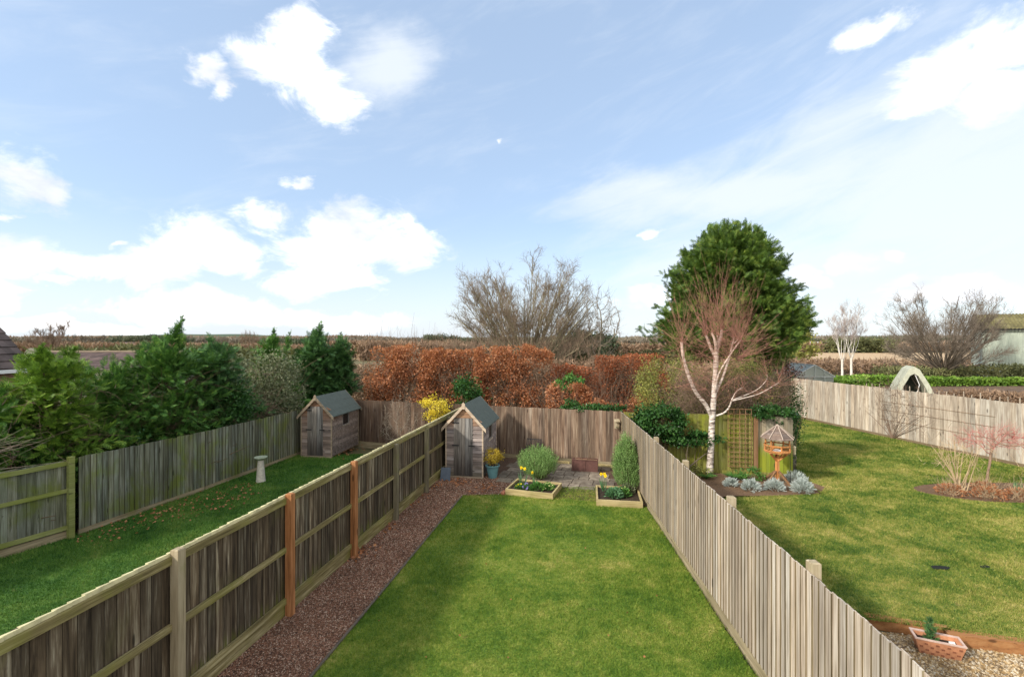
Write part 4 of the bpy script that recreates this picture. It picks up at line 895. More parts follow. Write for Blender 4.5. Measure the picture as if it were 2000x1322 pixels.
# ------------------------------------------------------------------ boundary vegetation
# left conifer row behind the left neighbour fence
def prof_round(w, p=.6, top=.0): return lambda t: (w*(max(0,1-t)**p)*(.75+.25*min(1,t*4)),)*2
CON = [ # px, Y, top py, width, material, spiky
 (-55, 9.8, 775, 1.2, 1, 'yellow green conifer cropped by the left edge of the photo'),
 (85, 10.4, 695, .95, 0, 'yellow green bushy conifer in front of the tiled house roof'),
 (215, 12.0, 722, 1.0, 1, 'lowest dark green conifer between yellow conifer and the tall spike'),
 (330, 13.2, 672, 1.15, 1, 'tall conifer with a long bent leading shoot above the left fence'),
 (420, 14.6, 676, 1.0, 2, 'blue green conifer right of the tall spiky one'),
 (535, 18.6, 662, .9, 1, 'narrow conifer rising behind the grey green shrubs'),
 (622, 20.3, 655, 1.15, 2, 'tall dark conifer above the left shed with nodding tip'),
 (672, 21.2, 672, .95, 2, 'last conifer of the row next to the copper hedge')]
for i, (px, Y, ty, w, mi, lb) in enumerate(CON):
    b = at(px, 900, Y); H = CAM_H-(ty-661)*Y/F+.1; f = Y/12
    conifer('conifer', lb, (b[0]-.25,Y+.3,0), H, prof_round(w*(1.45 if i < 5 else 1.2), .38 if i < 5 else .55), n=int(480*w), ns=17, slen=.26 if Y < 16 else .36, mat=L_LEY[mi], trunk=BARK, plume=.8, lean=.22, seed=i+3, z0=.2, group='conifers behind the left fence', lump=.42, flat=True, fill=.25, clip=behind_left)
# leading spikes as extra shoots on the tall ones
def spike(label, px, py, Y, px1, py1, mat, parent_name, n=60, s=.2):
    a = at(px,py,Y); b = at(px1,py1,Y); t = rng.uniform(0,1,n); P = (b-a)[None]*t[:,None]; D = unit((b-a)[None]*.5/np.linalg.norm(b-a)+rng.normal(size=(n,3))*.6+np.array([0,0,.3])); X,Y_,Z = frames(D)
    T = thing('conifer_leader', label, 'tree shoot', tuple(a)); m = MB(); m.scatter(*SPRAY, P, X, Y_, Z, s*(1.15-t)*1.1); m.build('foliage', mat, T); m = MB(); m.tubes([[(0,0,0), (b-a)*.5, b-a]], [.02,.012,.004], 4); m.build('stem', BARK, T)
CON_OBJ = {}
for o in bpy.data.objects:
    if o.name.startswith('conifer') and o.type == 'EMPTY': CON_OBJ[o['label']] = o
def leader(ci, px, py, px1, py1, n=70, s=.3):
    c = CON[ci]; T = CON_OBJ[c[5]]; Y = c[1]; a = at(px,py,Y)-np.array(T.location); b = at(px1,py1,Y)-np.array(T.location)
    t = rng.uniform(0,1,n); mid = (a+b)/2+np.array([-.05,0,0]); P = ((1-t)**2)[:,None]*a+(2*t*(1-t))[:,None]*mid+(t**2)[:,None]*b
    ax = (b-a)/np.linalg.norm(b-a); D = unit(ax[None]*.9+rng.normal(size=(n,3))*.55); X,Y_,Z = frames(D); m = MB(); m.scatter(*SPRAY, P, X, Y_, Z, s*(1.25-t)); o = m.build('leading_shoot', L_LEY[c[4]], T)
leader(3, 335,680,358,618, 90,.34); leader(3, 330,690,300,655,60,.28); leader(4,425,690,405,650,50,.28); leader(5,530,690,537,640,70,.36); leader(6,618,690,627,630,110,.48); leader(7,662,690,666,650,60,.4); leader(5,560,690,568,645,40,.3); leader(1,80,710,85,672,60,.25); leader(1,130,700,150,678,50,.22)
T = thing('bare_shrub','brown leafless stems poking out among the left conifers','shrub',(-9.6,12.6,0)); m = MB(); k = 260
P = np.stack([rng.uniform(-1.2,1.9,k), rng.uniform(-.35,.35,k), rng.uniform(1.5,3.0,k)],1); P[:,1] += P[:,0]*3.0; P[:,0] = P[:,0]*.75+.25; twigs(m, P, rng.normal(size=(k,3))*.6+np.array([.7,-.2,.3]), rng.uniform(.3,.8,k), .007, bend=.35, up=.1, m=5)
m.build('stem', TWIG_BR, T)
# grey green shrubs between conifers
shrub('evergreen_shrub','grey green bushy shrub behind the left fence beside the left shed', (-9.0,17.2,2.1), (1.7,.8,1.5), 19000, .075, L_GREY, TWIG_DK, 120, .16, nst=60, zmin=-1, clip=behind_left)
shrub('evergreen_shrub','dark ivy clad shrub left of the brown shed', (-9.0,14.9,1.5), (1.2,.6,1.25), 11000, .085, L_IVY, TWIG_DK, 80, .17, nst=20, zmin=-1, clip=behind_left)
shrub('evergreen_shrub','dark undergrowth below the tall conifers at the left fence', (-9.9,12.0,1.0), (1.2,.5,.95), 6500, .08, L_IVY, TWIG_BR, 60, .18, nst=60, zmin=-1, clip=behind_left)
T = thing('bramble','tangle of bare brown bramble stems above the left fence','bramble',(-9.3,12.8,0)); m = MB(); k = 420; P = np.stack([rng.uniform(-1.2,1.6,k), rng.uniform(-.3,.3,k)*1.0, rng.uniform(1.2,2.0,k)],1); P[:,1] += (P[:,0])*2.4; P[:,0] = P[:,0]*.75-.05; twigs(m, P, rng.normal(size=(k,3)), rng.uniform(.3,.8,k), .007, bend=.5, up=.1); m.build('stem', TWIG_BR, T)
T = thing('bare_shrub','pale bare twigs reaching in at the left edge over the fence','shrub',(-9.9,8.9,0)); m = MB(); k = 26; P = np.stack([rng.uniform(-.5,.0,k), rng.uniform(-.4,.5,k), rng.uniform(1.2,2.1,k)],1); twigs(m, P, rng.normal(size=(k,3))*.4+np.array([1.,.5,.3]), rng.uniform(.4,1.1,k), .006, bend=.3, up=.05, m=6)
P2 = np.concatenate([P,P])[:40]; twigs(m, P2+[.3,.1,.1], rng.normal(size=(40,3))*.6+np.array([.6,.2,.5]), rng.uniform(.3,.6,40), .003, bend=.3, up=.1); m.tubes([[(-.4,0,0),(-.35,.05,1.2),(-.2,0,1.8)]], [.03,.02,.01], 5); m.build('stem', TWIG_GR, T)

# copper beech hedge pieces: boxes with lumpy fields
def beech(label, x0, x1, yc, dep, z0, z1, n, mat, seed, size=.085, topv=.5, gap=.17, lumps=1.2):
    T = thing('beech_hedge', label, 'hedge', ((x0+x1)/2, yc, 0), 0, 'copper beech hedges'); g = np.random.default_rng(seed); c = np.array([(x0+x1)/2, yc, 0]); ln = LN(lumps, seed=seed); l2 = LN(4.5, 9, seed=seed+9)
    P = np.stack([g.uniform(x0,x1,n*3), yc+g.uniform(-1,1,n*3)*dep/2, g.uniform(z0,z1,n*3)],1)
    front = (P[:,1]-yc)/(dep/2); l3 = LN(2.2, 8, seed=seed+4)
    Q = P*np.array([1,.3,1]); top = z1-topv*(.6+.6*ln(P*np.array([1.,0,0])))-.22*np.abs(l3(P*np.array([1.,0,0])))-.15*np.abs(l2(P*np.array([1.,0,0])))
    edge = np.minimum(P[:,0]-x0, x1-P[:,0])+.22*l3(Q*np.array([0,1,1])); thick = .62+.30*l3(Q)+.12*l2(Q)
    hole = l2(P*np.array([1,.2,1])*.8)+.5*l3(Q)+.45*g.normal(size=len(P))-.5*np.clip((z0+.9-P[:,2])/.9,0,1)
    keep = (np.abs(front) < thick) & (P[:,2] < top-np.clip(.25-edge,0,1)*.8) & (edge > -.05) & (hole > -.75+gap*2)
    P = P[keep]; w = .3+.7*np.abs((P[:,1]-yc)/(dep/2)); P = P[g.uniform(0,1,len(P)) < w][:n]
    m = MB(); leaves(m, P-c, size, LEAF, unit(g.normal(size=P.shape)+np.array([0,-.3,-.2])), wide=1.15); m.build('foliage', mat, T)
    m = MB(); k = int((x1-x0)*26); S = np.stack([g.uniform(x0,x1,k), yc+g.uniform(-.3,.3,k)*dep, np.full(k,max(0,z0-.6))],1)-c; D = g.normal(size=(k,3))*np.array([.25,.2,.1])+np.array([0,0,1.]); twigs(m, S, D, g.uniform(.6,1.0,k)*(z1-max(0,z0-.6)), .012, bend=.12, up=.0, m=5)
    S2 = S+D*g.uniform(.3,.8,(k,1))*(z1-z0); twigs(m, np.repeat(S2,5,0), g.normal(size=(k*5,3))*.7+np.array([0,0,.6]), g.uniform(.3,.8,k*5), .005, up=.2); m.build('stem', TWIG_BR, T); return T
beech('tall copper leaved hedge behind the forsythia and bare shrub', -6.3,-.9,20.9,1.6,1.0,4.2,50000,L_BEECH,11)
beech('middle copper hedge block behind the grey shed roof', -1.6,1.75,20.6,1.5,.9,4.15,30000,L_BEECH,12)
beech('low copper hedge just over the back fence right of the patio', 1.3,3.1,18.4,.9,1.2,2.7,9500,L_BEECH,13)
beech('orange copper hedge mound near the fence corner', 2.7,5.3,18.3,1.0,1.2,2.40,12000,L_BEECH,14)
beech('thin twiggy copper hedge stretch with gaps', 1.5,4.3,21.8,1.2,.9,3.2,9000,L_BEECHD,17, gap=.3)
beech('dark rust red beech clump left of the birch', 3.9,7.6,23.5,1.5,1.2,3.75,19000,L_BEECHD,15, gap=.2)
# forsythia, bare shrub, ivy patches on the hedge
shrub('forsythia','yellow flowering forsythia behind the left party fence', (-2.75,17.35,1.62), (.52,.32,.44), 2200, .055, L_YEL, TWIG_BR, 44, .2, nst=30, zmin=-1, up=.4)
T = thing('bare_shrub','tangled bare grey shrub before the rusty brown fence','shrub',(-4.0,17.2,0)); A = ell(420,(-4.0,17.2,1.1),(.75,.5,1.15),-.6); X_,par_ = colonize([np.array([-4.0,17.2,0]),np.array([-4.0,17.2,.2])],A,.09,.16,1.5,iters=60,jit=.3); r_,_c = skeleton(X_,par_,.004,2.4,.035); mm = skel_mesh(X_-np.array([-4.0,17.2,0]),par_,r_,4); th_ = np.where(r_<.009)[0][1:]; th_ = np.repeat(th_,2); Xl = X_-np.array([-4.0,17.2,0]); twigs(mm, Xl[th_], rng.normal(size=(len(th_),3)), rng.uniform(.1,.3,len(th_)), .003); mm.build('branch', TWIG_GR, T)
shrub('laurel','glossy green laurel behind the grey shed roof', (-1.75,18.6,1.95), (.62,.4,.62), 3000, .10, L_IVY, BARK, 30, .2, nst=8, zmin=-1)
shrub('laurel','pale green leafy sprig between the copper hedges', (2.35,19.6,2.35), (.45,.35,.3), 1200, .10, L_GRN, BARK, 16, .22, nst=6, zmin=-1)
shrub('ivy','ivy patch on the back fence top under the copper hedge', (2.0,16.55,1.85), (.35,.2,.16), 700, .08, L_IVY, BARK, 10, .25, nst=4, zmin=-1, cat='climber')
shrub('ivy','ivy line on the back fence top near the corner', (3.0,16.2,1.80), (.8,.22,.14), 1500, .08, L_IVY, BARK, 22, .2, nst=4, zmin=-1, cat='climber')
# olive privet mass and twiggy hedge behind the green fence
shrub('privet_bush','olive green privet bush left behind the birch', (5.55,16.9,2.1), (1.25,.8,1.45), 16000, .055, L_OLIVE, TWIG_BR, 110, .14, nst=60, zmin=-1, cat='bush', group='privet bushes')
shrub('privet_bush','olive and yellow privet bush right behind the birch', (7.85,16.3,2.15), (1.35,.8,1.25), 16000, .055, L_OLIVE, TWIG_BR, 110, .14, nst=60, zmin=-1, cat='bush', group='privet bushes')
shrub('privet_bush','dark privet end of the hedge beside the far lawn', (9.2,16.6,1.5), (.55,.9,1.3), 7000, .06, L_IVY, TWIG_BR, 60, .17, nst=30, zmin=-1, cat='bush', group='privet bushes')
T = thing('bare_shrub','dense bare reddish twigs above the olive bushes','shrub',(7.2,15.6,0)); m = MB(); k = 2600; P = np.stack([rng.uniform(-1.9,1.8,k), rng.uniform(-.4,.5,k), rng.uniform(1.75,2.9,k)],1); twigs(m, P, rng.normal(size=(k,3))*.7+np.array([0,0,.35]), rng.uniform(.25,.7,k), .005, bend=.3, up=.0); P = np.stack([rng.uniform(-1.9,1.8,40), rng.uniform(-.3,.3,40), np.zeros(40)],1); twigs(m, P, rng.normal(size=(40,3))*.15+np.array([0,0,1.]), 2.4, .014, m=6, up=0); m.build('stem', TWIG_BR, T)
shrub('dark_shrub','dark leafy shrub beyond the lawn below the big cypress', (15.2,29.5,1.6), (2.2,1.0,1.35), 9000, .12, leaf('purple_twig', (.05,.03,.025), (.13,.075,.06), (.2,.12,.09)), TWIG_DK, 70, .17, nst=20, zmin=-1)

# big cypress
def cyp(t):
    # broad rounded cone
    r = 3.75*np.interp(t, [0,.08,.22,.4,.6,.78,.9,.97,1.0], [.50,.76,.97,1.0,.86,.66,.46,.25,.06]); return (r, r*.85)
conifer('cypress_tree','huge dark green cypress towering behind the birch', (12.9,28.5,0), 10.9, cyp, n=2300, ns=17, slen=.42, mat=L_CYP, trunk=BARK, plume=1.2, lean=.6, seed=30, z0=2.6, lump=.32, fill=.3)

# big bare tree and its companions
fan_tree('bare_tree','wide bare tree with lichen coloured limbs behind the copper hedge', (.9,31,0), (5.4,4.8,7.7), 92, BARK_OL, plain('fine_olive_twigs', (.18,.135,.095), .9, .3, 1), r1=.062, z0=1.7, counts=(10,5,5), spread=90, seed=41, trunk_r=.3, foot=.5, rmin=.0055, lr=(.78,.90), t0=.42, boost=.14, angs=(32,42,48), lfs=(.34,.55,.6), lm=(.9,.5,.36), curl=.06)
A = ell(420, (5.4,29.5,5.0), (1.5,1.3,2.6), -1, .1)
bare_tree('bare_tree','slender bare tree right of the wide bare one', (5.2,29.5,0), A, .28,.36, BARK_OL, TWIG_GR, tip=.011, ntw=3, twl=.6, twr=.007, split=.03, seeds=[np.array([5.2+.05*math.sin(i),29.5,i*.35]) for i in range(9)], infl=3.5, rmax=.11, seed=42)
fan_tree('bare_tree','bushy dark bare tree in front of the pale green barn', (42.4,47.5,0), (5.1,4.5,8.0), 66, plain('grey_dark_bark', (.15,.12,.09), .9, .3, 1), plain('dark_fine_twigs', (.19,.155,.12), .9, .3, 1), r1=.07, z0=.9, counts=(9,5,5), angs=(30,40,46), spread=88, seed=43, trunk_r=.35, foot=.5, rmin=.0075, lr=(.80,.92), t0=.42, boost=.2, lfs=(.30,.55,.5), lm=(1.,.6,.45), curl=.12)
fan_tree('birch_tree','left stem of the two slim white birches beyond the far fence', (31.4,46,0), (2.3,1.8,5.6), 7, BIRCH_W, TWIG_W, r1=.035, z0=1.9, counts=(6,6,6), spread=46, seed=44, trunk_r=.10, foot=.1, rmin=.006, group='white birches beyond the fence', lfs=(.42,.5,.5), lm=(.6,.5,.35), curl=.1)
fan_tree('birch_tree','right stem of the two slim white birches beyond the far fence', (32.4,46.2,0), (2.3,1.8,5.6), 7, BIRCH_W, TWIG_W, r1=.035, z0=2.1, counts=(6,6,6), spread=46, seed=45, trunk_r=.10, foot=.1, rmin=.006, group='white birches beyond the fence', lfs=(.42,.5,.5), lm=(.6,.5,.35), curl=.1)
# distant left trees
fan_tree('bare_tree','spreading bare tree right of the tiled house roof', (-76,80,0), (4.4,3,5.4), 16, TWIG_BR, TWIG_BR, r1=.09, z0=1.6, counts=(6,5,4), spread=82, seed=46, trunk_r=.2, rmin=.016, lm=(.8,.6,.5))

# ------------------------------------------------------------------ oval bed plants, far right
x,y = 13.1,13.35
T = bare_tree('maple_tree','small coral pink twigged maple in the oval bed', (x,y,0), ell(420,(x+.35,y,1.35),(1.25,.6,.42),-.6,0), .08,.12, plain('maple_bark', (.28,.19,.13), .9, .3, 8), TWIG_PINK, tip=.0035, ntw=3, twl=.32, twr=.0026, split=.012, infl=2.2, rmax=.06, seed=47, seeds=[np.array([x,y,0]),np.array([x-.02,y,.15]),np.array([x+.02,y,.3]),np.array([x+.03,y,.42])], twup=.3)
T = thing('bare_shrub','leggy bare tan shrub left of the pink maple','shrub',(12.3,13.3,0)); m = MB()
twigs(m, rng.normal(size=(16,3))*np.array([.08,.08,0]), rng.normal(size=(16,3))*.28+np.array([-.1,0,1.]), rng.uniform(.9,1.35,16), .014, bend=.1, up=.05, m=6, k=5)
k=110; P = np.stack([rng.normal(size=k)*.35-.1, rng.normal(size=k)*.3, rng.uniform(.6,1.2,k)],1); twigs(m, P, rng.normal(size=(k,3))*.5+np.array([0,0,.6]), rng.uniform(.15,.4,k), .006); m.build('stem', TWIG_TAN, T)
for i,(a,b,s,lb,mt) in enumerate([(11.7,12.9,.34,'brown withered perennial at the left tip of the oval bed',L_DEAD),(12.4,12.6,.36,'brown withered perennial below the tan shrub',L_DEAD),(13.1,12.5,.34,'brown withered perennial at the front of the oval bed',L_DEAD),(13.8,12.7,.32,'mixed brown and green perennial right of the maple',L_OLIVE),(14.5,12.6,.34,'green low plant at the right end of the oval bed',L_OLIVE),(12.9,13.2,.3,'brown perennial at the maple foot',L_DEAD)]):
    T = mound('perennial', lb, a, b, .01, s, s*.75, mt, None, 420, .05, group='perennials in the oval bed'); m = MB(); k=70; twigs(m, rng.normal(size=(k,3))*np.array([.12,.12,0]), rng.normal(size=(k,3))*.5+np.array([0,0,1.]), rng.uniform(.2,.5,k), .005); m.build('stem', TWIG_TAN, T)
daffodil('green daffodil shoots with no open flower in the oval bed', 13.75,13.15,0,3,.38,0)
# espalier on far fence
bx,by = 15.85,20.0
T = thing('climbing_shrub','bare fan trained shrub on wires against the far fence','climber',(bx-.12,by,0)); m = MB(); k = 16
D = np.stack([rng.normal(size=k)*.12, rng.normal(size=k)*.6, np.ones(k)*.9],1); twigs(m, np.zeros((k,3)), D, rng.uniform(1.2,2.4,k), .016, bend=.12, up=0, m=7, k=4)
P = np.stack([-.05+rng.normal(size=400)*.08, rng.normal(size=400)*.9, rng.uniform(.4,2.3,400)],1); twigs(m, P, rng.normal(size=(400,3))*np.array([.15,.7,.6]), rng.uniform(.15,.5,400), .006); m.build('stem', TWIG_BR, T)
# trough planter and sleepers
for a,b,w_,lb in (((5.3,7.27),(6.27,6.93),.13,'weathered sleeper retaining the lawn left of the trough'),((6.15,6.87),(9.4,5.93),.16,'longer orange brown sleeper running to the right edge')):
    m = MB(); m.bar((*a,-.075),(*b,-.075),w_,.17); q = m.build('sleeper', W_SLEEP, loc=(a[0],a[1],-.15)); tag(q, lb, 'sleeper', 'timber sleepers edging the lawn')
T = thing('trough_planter','basket weave terracotta trough on the golden gravel','planter',(5.82,6.62,-.15), R(-24)); m = MB(); w,d,h = .27,.125,.20
def ringb(w1,d1,z): return [(-w1,-d1,z),(w1,-d1,z),(w1,d1,z),(-w1,d1,z)]
V = ringb(w*.80,d*.78,0)+ringb(w,d,h)+ringb(w-.022,d-.022,h)+ringb(w*.80-.02,d*.78-.02,.12); m.add(V, [(3,2,1,0)]+[(i,(i+1)%4,4+(i+1)%4,4+i) for i in range(4)]+[(4+i,4+(i+1)%4,8+(i+1)%4,8+i) for i in range(4)]+[(8+i,8+(i+1)%4,12+(i+1)%4,12+i) for i in range(4)]+[(12,13,14,15)])
wv = MB()
for j in range(4):
    for i in range(8):
        q = (j+.5)/4.6; x_ = (-1+2*(i+.5)/8)*(w*(.8+.2*q))*.95; y_ = -d*(.78+.22*q); z_ = h*q*.95
        if (i+j)%2 == 0: wv.box(x_-.017,x_+.017,y_-.006,y_+.006,z_-.010+.01,z_+.010+.01)
m.build('basket', TERRA, T); wv.build('weave', plain('dark_terracotta', (.20,.075,.04), .9, .2, 20), T); m = MB(); m.box(-w-.006,w+.006,-d-.006,-d+.02,h+.001,h+.018); m.box(-w-.006,w+.006,d-.02,d+.006,h+.001,h+.018); m.box(-w-.006,-w+.02,-d+.021,d-.021,h+.001,h+.018); m.box(w-.02,w+.006,-d+.021,d-.021,h+.001,h+.018); m.build('rim', plain('pale_rim', (.50,.36,.30), .8, .2), T)
MB().box(-w+.03,w-.03,-d+.03,d-.03,.12,.155).build('soil', SOIL, T)
conifer('dwarf_conifer','tiny dark green conifer planted in the terracotta trough', (5.76,6.66,-.01), .30, lambda t: (.075*(1-t)**.5,)*2, n=90, ns=5, slen=.05, mat=L_LEY[2], trunk=BARK, plume=.05, lean=.9, seed=60, z0=.02, cat='shrub')
m = MB(); m.hexa([(5.92,6.54,.00),(5.98,6.52,.00),(6.0,6.56,.0),(5.94,6.58,.0),(5.92,6.54,.03),(5.98,6.52,.035),(6.0,6.56,.04),(5.94,6.58,.035)]); tag(m.build('stone', plain('white_stone', (.75,.74,.68), .7, .1), loc=(5.95,6.55,0)), 'small white stone lying in the terracotta trough', 'stone')
for px,py,s,lb in ((1835,1109,.17,'larger dark soil scrape on the right lawn'),(1924,1108,.10,'smaller dark soil scrape on the right lawn')):
    x,y = gp(px,py); m = MB(); a = np.linspace(0,6.283,14,endpoint=False); rr = s*(1+.35*rng.normal(size=14)*.5); v = [(0,0,.035)]+[(rr[i]*math.cos(a[i]), rr[i]*.45*math.sin(a[i]), .006) for i in range(14)]; v = [(p[0]+x,p[1]+y,p[2]+.012) for p in v]; m.add(v, [(0,1+i,1+(i+1)%14) for i in range(14)])
    tag(m.build('soil_heap', plain('black_earth', (.012,.014,.012), .95, .3, 30), loc=(x,y,0)), lb, 'soil heap', 'soil scrapes on the right lawn')

# leaf litter
L_LITTER = leaf('dry_brown_leaf', (.13,.06,.03), (.29,.13,.06), (.46,.24,.12), tr=.05, sc=4)
def litter(label, pts, n, spread, mat, size=.045):
    m = MB(); k = len(pts); j = rng.integers(0,k,n); P = np.array([pts[i] for i in j])+rng.normal(size=(n,2))*spread; P3 = np.column_stack([P, rng.uniform(.03,.05,n)]); D = unit(np.column_stack([rng.normal(size=(n,2)), rng.normal(size=n)*.2])); leaves(m, P3, size, LEAF, D, wide=1.3); tag(m.build('leaf_litter', mat), label, 'fallen leaves', kind='stuff')
litter('brown fallen leaves scattered on the left lawn', [gp(*p) for p in ((415,975),(430,985),(350,985),(330,1005),(300,1000),(470,970),(270,1020),(240,1030),(390,1000),(200,1050),(460,955),(690,880),(660,888))], 420, .30, L_LITTER, .055)
litter('copper leaves blown onto the gravel near the sheds', [gp(*p) for p in ((850,950),(820,970),(880,940),(900,945),(800,985),(700,1080),(690,1085),(960,950),(940,960),(760,1030))], 420, .17, L_DEAD, .055)
litter('sparse straw coloured leaves dropped on the main lawn', [(x_,y_) for x_ in (-1.5,0,1.5,2.5) for y_ in (6,8,10,12)], 50, .8, L_DEAD, .03)

# ------------------------------------------------------------------ buildings
def tiles(name, c1, c2, sx=3.2, sy=3.0):
    n = NT(name); o = n.obj(); r = n.isl(); c = n.ramp(n.noise(o, 2, 5, .7), [(.3,c1),(.7,c2)]); c = n.mix(1., c, n.ramp(r,[(0,.55),(1,1.)]), 'MULTIPLY'); return n.done(c,.85)
TILE = tiles('roof_tile', (.075,.06,.055), (.17,.13,.12)); TILE2 = tiles('red_roof_tile', (.07,.05,.047), (.17,.12,.11)); RENDER = plain('cream_render', (.55,.50,.42), .9, .1); BRICKW = plain('brick_wall', (.30,.17,.12), .9, .25, 6); WHITE = plain('white_paint', (.75,.75,.74), .5, .06)
def tiled(P, e, u, ne, nu, sag=.03):
    """roof slope from corner P, eave vector e, up vector u, as overlapping tiles"""
    m = MB(); P = np.array(P,float); e = np.array(e,float); u = np.array(u,float); nn = np.cross(e,u); nn /= np.linalg.norm(nn)
    if nn[2] < 0: nn = -nn
    for j in range(nu):
        for i in range(ne):
            o_ = .5*(j%2)/ne; a = P+e*((i)/ne+o_*0)+u*(j/nu); b = a+e*(.985/ne); up = u*(1.08/nu); t = .03
            m.hexa([a-nn*.01,b-nn*.01,b+up-nn*.025,a+up-nn*.025, a+nn*t,b+nn*t,b+up-nn*.005,a+up-nn*.005])
    return m
T = thing('house','neighbouring house whose dark tiled roof shows at the left edge','house',(-20,8,0))
MB().box(-4.3+.35,4.3-.35,-3,7.8,0,3.2).build('wall', BRICKW, T)
m = tiled((4.2,-3.2,3.2),(0,11.2,0),(-4.2,0,4.9),44,22); m2 = tiled((-4.2,-3.2,3.2),(0,11.2,0),(4.2,0,4.9),44,22); m2_ = m2
m.v += m2.v; m.f += [f+m.n for f in m2.f]; m.n += m2.n; Rf = m.build('roof', TILE, T)
m = MB(); m.hexa([(4.15,-3.2,3.06),(4.27,-3.2,3.06),(4.27,8.0,3.06),(4.15,8.0,3.06),(4.15,-3.2,3.17),(4.27,-3.2,3.17),(4.27,8.0,3.17),(4.15,8.0,3.17)]); m.build('gutter', WHITE, T)
m = MB(); m.add([(-3.9,7.8,3.2),(3.9,7.8,3.2),(0,7.8,7.6)],[(0,1,2)]); m.add([(-3.9,-3,3.2),(3.9,-3,3.2),(0,-3,7.6)],[(0,2,1)]); m.build('gable', BRICKW, T)
T = thing('bungalow','low tiled roof beyond the left conifers','house',(-26,30,0))
MB().box(-4,4.2,-1.2,4.2,0,2.3).build('wall', RENDER, T); m = tiled((-4.4,-1.6,2.28),(8.9,0,0),(0,3.2,1.0),34,9); m.build('roof', TILE2, T); m = tiled((-4.4,4.8,2.28),(8.9,0,0),(0,-3.2,1.0),34,9); m.build('roof', TILE2, T); MB().box(-4.4,4.5,1.5,1.7,3.27,3.36).build('ridge_tile', W_TRIM2, T)
T = thing('satellite_dish','pale satellite dish beside the house roof edge','satellite dish',(-15.4,15.6,3.35)); m = MB(); m.lathe([(.01,0),(.12,.02),(.22,.07),(.25,.1)],20); 
for i in range(len(m.v)): v = m.v[i].copy(); m.v[i] = np.stack([v[:,0], -v[:,2], v[:,1]+.25],1)
m.build('dish', plain('dish_cream', (.5,.48,.36), .6), T); MB().bar((0,.0,0),(0,.0,.25),.03).build('bracket', DARK, T)
# barn
n = NT('pale_cladding'); o = n.obj(); a = n.noise(n.mapv(o,(3,3,.5)),1,5,.7); n.bump(n.noise(n.mapv(o,(8,8,0)),1,2),.3); CLAD = n.done(n.ramp(a,[(.3,(.36,.41,.34)),(.7,(.50,.55,.45))]),.8)
T = thing('barn','pale green clad barn with mossy corrugated roof at the right edge','barn',(52.7,46.9,0), R(-38)); bw_,bd = 5.1,9
m = MB(); nc = 60; xs = np.linspace(-bw_,bw_+3,nc*2+1); zz_ = .03*(np.arange(nc*2+1)%2); 
v = np.concatenate([np.stack([xs, zz_, 0*xs],1), np.stack([xs, zz_, 0*xs+5.15],1)]); k_ = len(xs); m.add(v, [(i,i+1,k_+i+1,k_+i) for i in range(k_-1)]); m.box(-bw_,-bw_+.1,.04,bd,0,5.15); m.build('wall', CLAD, T)
n = NT('mossy_corrugated'); o = n.obj(); a = n.noise(o,1.2,5,.7); MOSS = n.done(n.ramp(a,[(.35,(.085,.075,.035)),(.55,(.17,.15,.06)),(.75,(.26,.24,.15))]),.95)
m = MB(); nc = 50; xs = np.linspace(-bw_-.25,bw_+3,nc*2+1); zz_ = .09*(np.arange(nc*2+1)%2); k_ = len(xs)
v = np.concatenate([np.stack([xs,0*xs-.35,5.1+zz_],1), np.stack([xs,0*xs+4.5,6.75+zz_],1), np.stack([xs,0*xs+9.3,5.1+zz_],1)]); m.add(v, [(r*k_+i,r*k_+i+1,(r+1)*k_+i+1,(r+1)*k_+i) for r in range(2) for i in range(k_-1)]); m.build('roof', MOSS, T)
MB().box(-bw_-.2,bw_+3,-.42,-.3,5.0,5.1).build('gutter', DARK, T)
# A frame
T = thing('polytunnel','green covered A shaped cloche tunnel beyond the far fence','cloche',(21.3,25.6,0), R(-27)); CL = plain('green_fabric', (.40,.41,.32), .7, .2, 4)
prof = [(-1.25,0),(-.98,.85),(-.62,1.75),(-.22,2.52),(0,2.66),(.22,2.52),(.62,1.75),(.98,.85),(1.25,0)]
m = MB(); ys = [0,.22]; 
inner = [(a*.80,b*.86) for a,b in prof]; npf = len(prof)
v = [(a,0,b) for a,b in prof]+[(a,0,b) for a,b in inner]+[(a,1.5,b) for a,b in prof]+[(a,1.5,b) for a,b in inner]
f = [(i,i+1,npf+i+1,npf+i) for i in range(npf-1)]+[(i,2*npf+i,2*npf+i+1,i+1) for i in range(npf-1)]+[(npf+i,npf+i+1,3*npf+i+1,3*npf+i) for i in range(npf-1)]+[(2*npf+i,3*npf+i,3*npf+i+1,2*npf+i+1) for i in range(npf-1)]
m.add(v,f); m.build('cover', CL, T)
m = MB(); m.add([(a*.98,1.4,b*.98) for a,b in prof], [tuple(range(npf))]); m.build('back_panel', plain('dark_green_net', (.055,.075,.055), .8, .3, 3), T)
m = MB(); m.tubes([[(0,.1,2.4),(.25,.15,1.7),(.1,.2,1.0)]],[.02]*3,5); m.bar((-.75,.05,1.25),(.75,.05,1.25),.05); m.build('strut', WHITE, T)
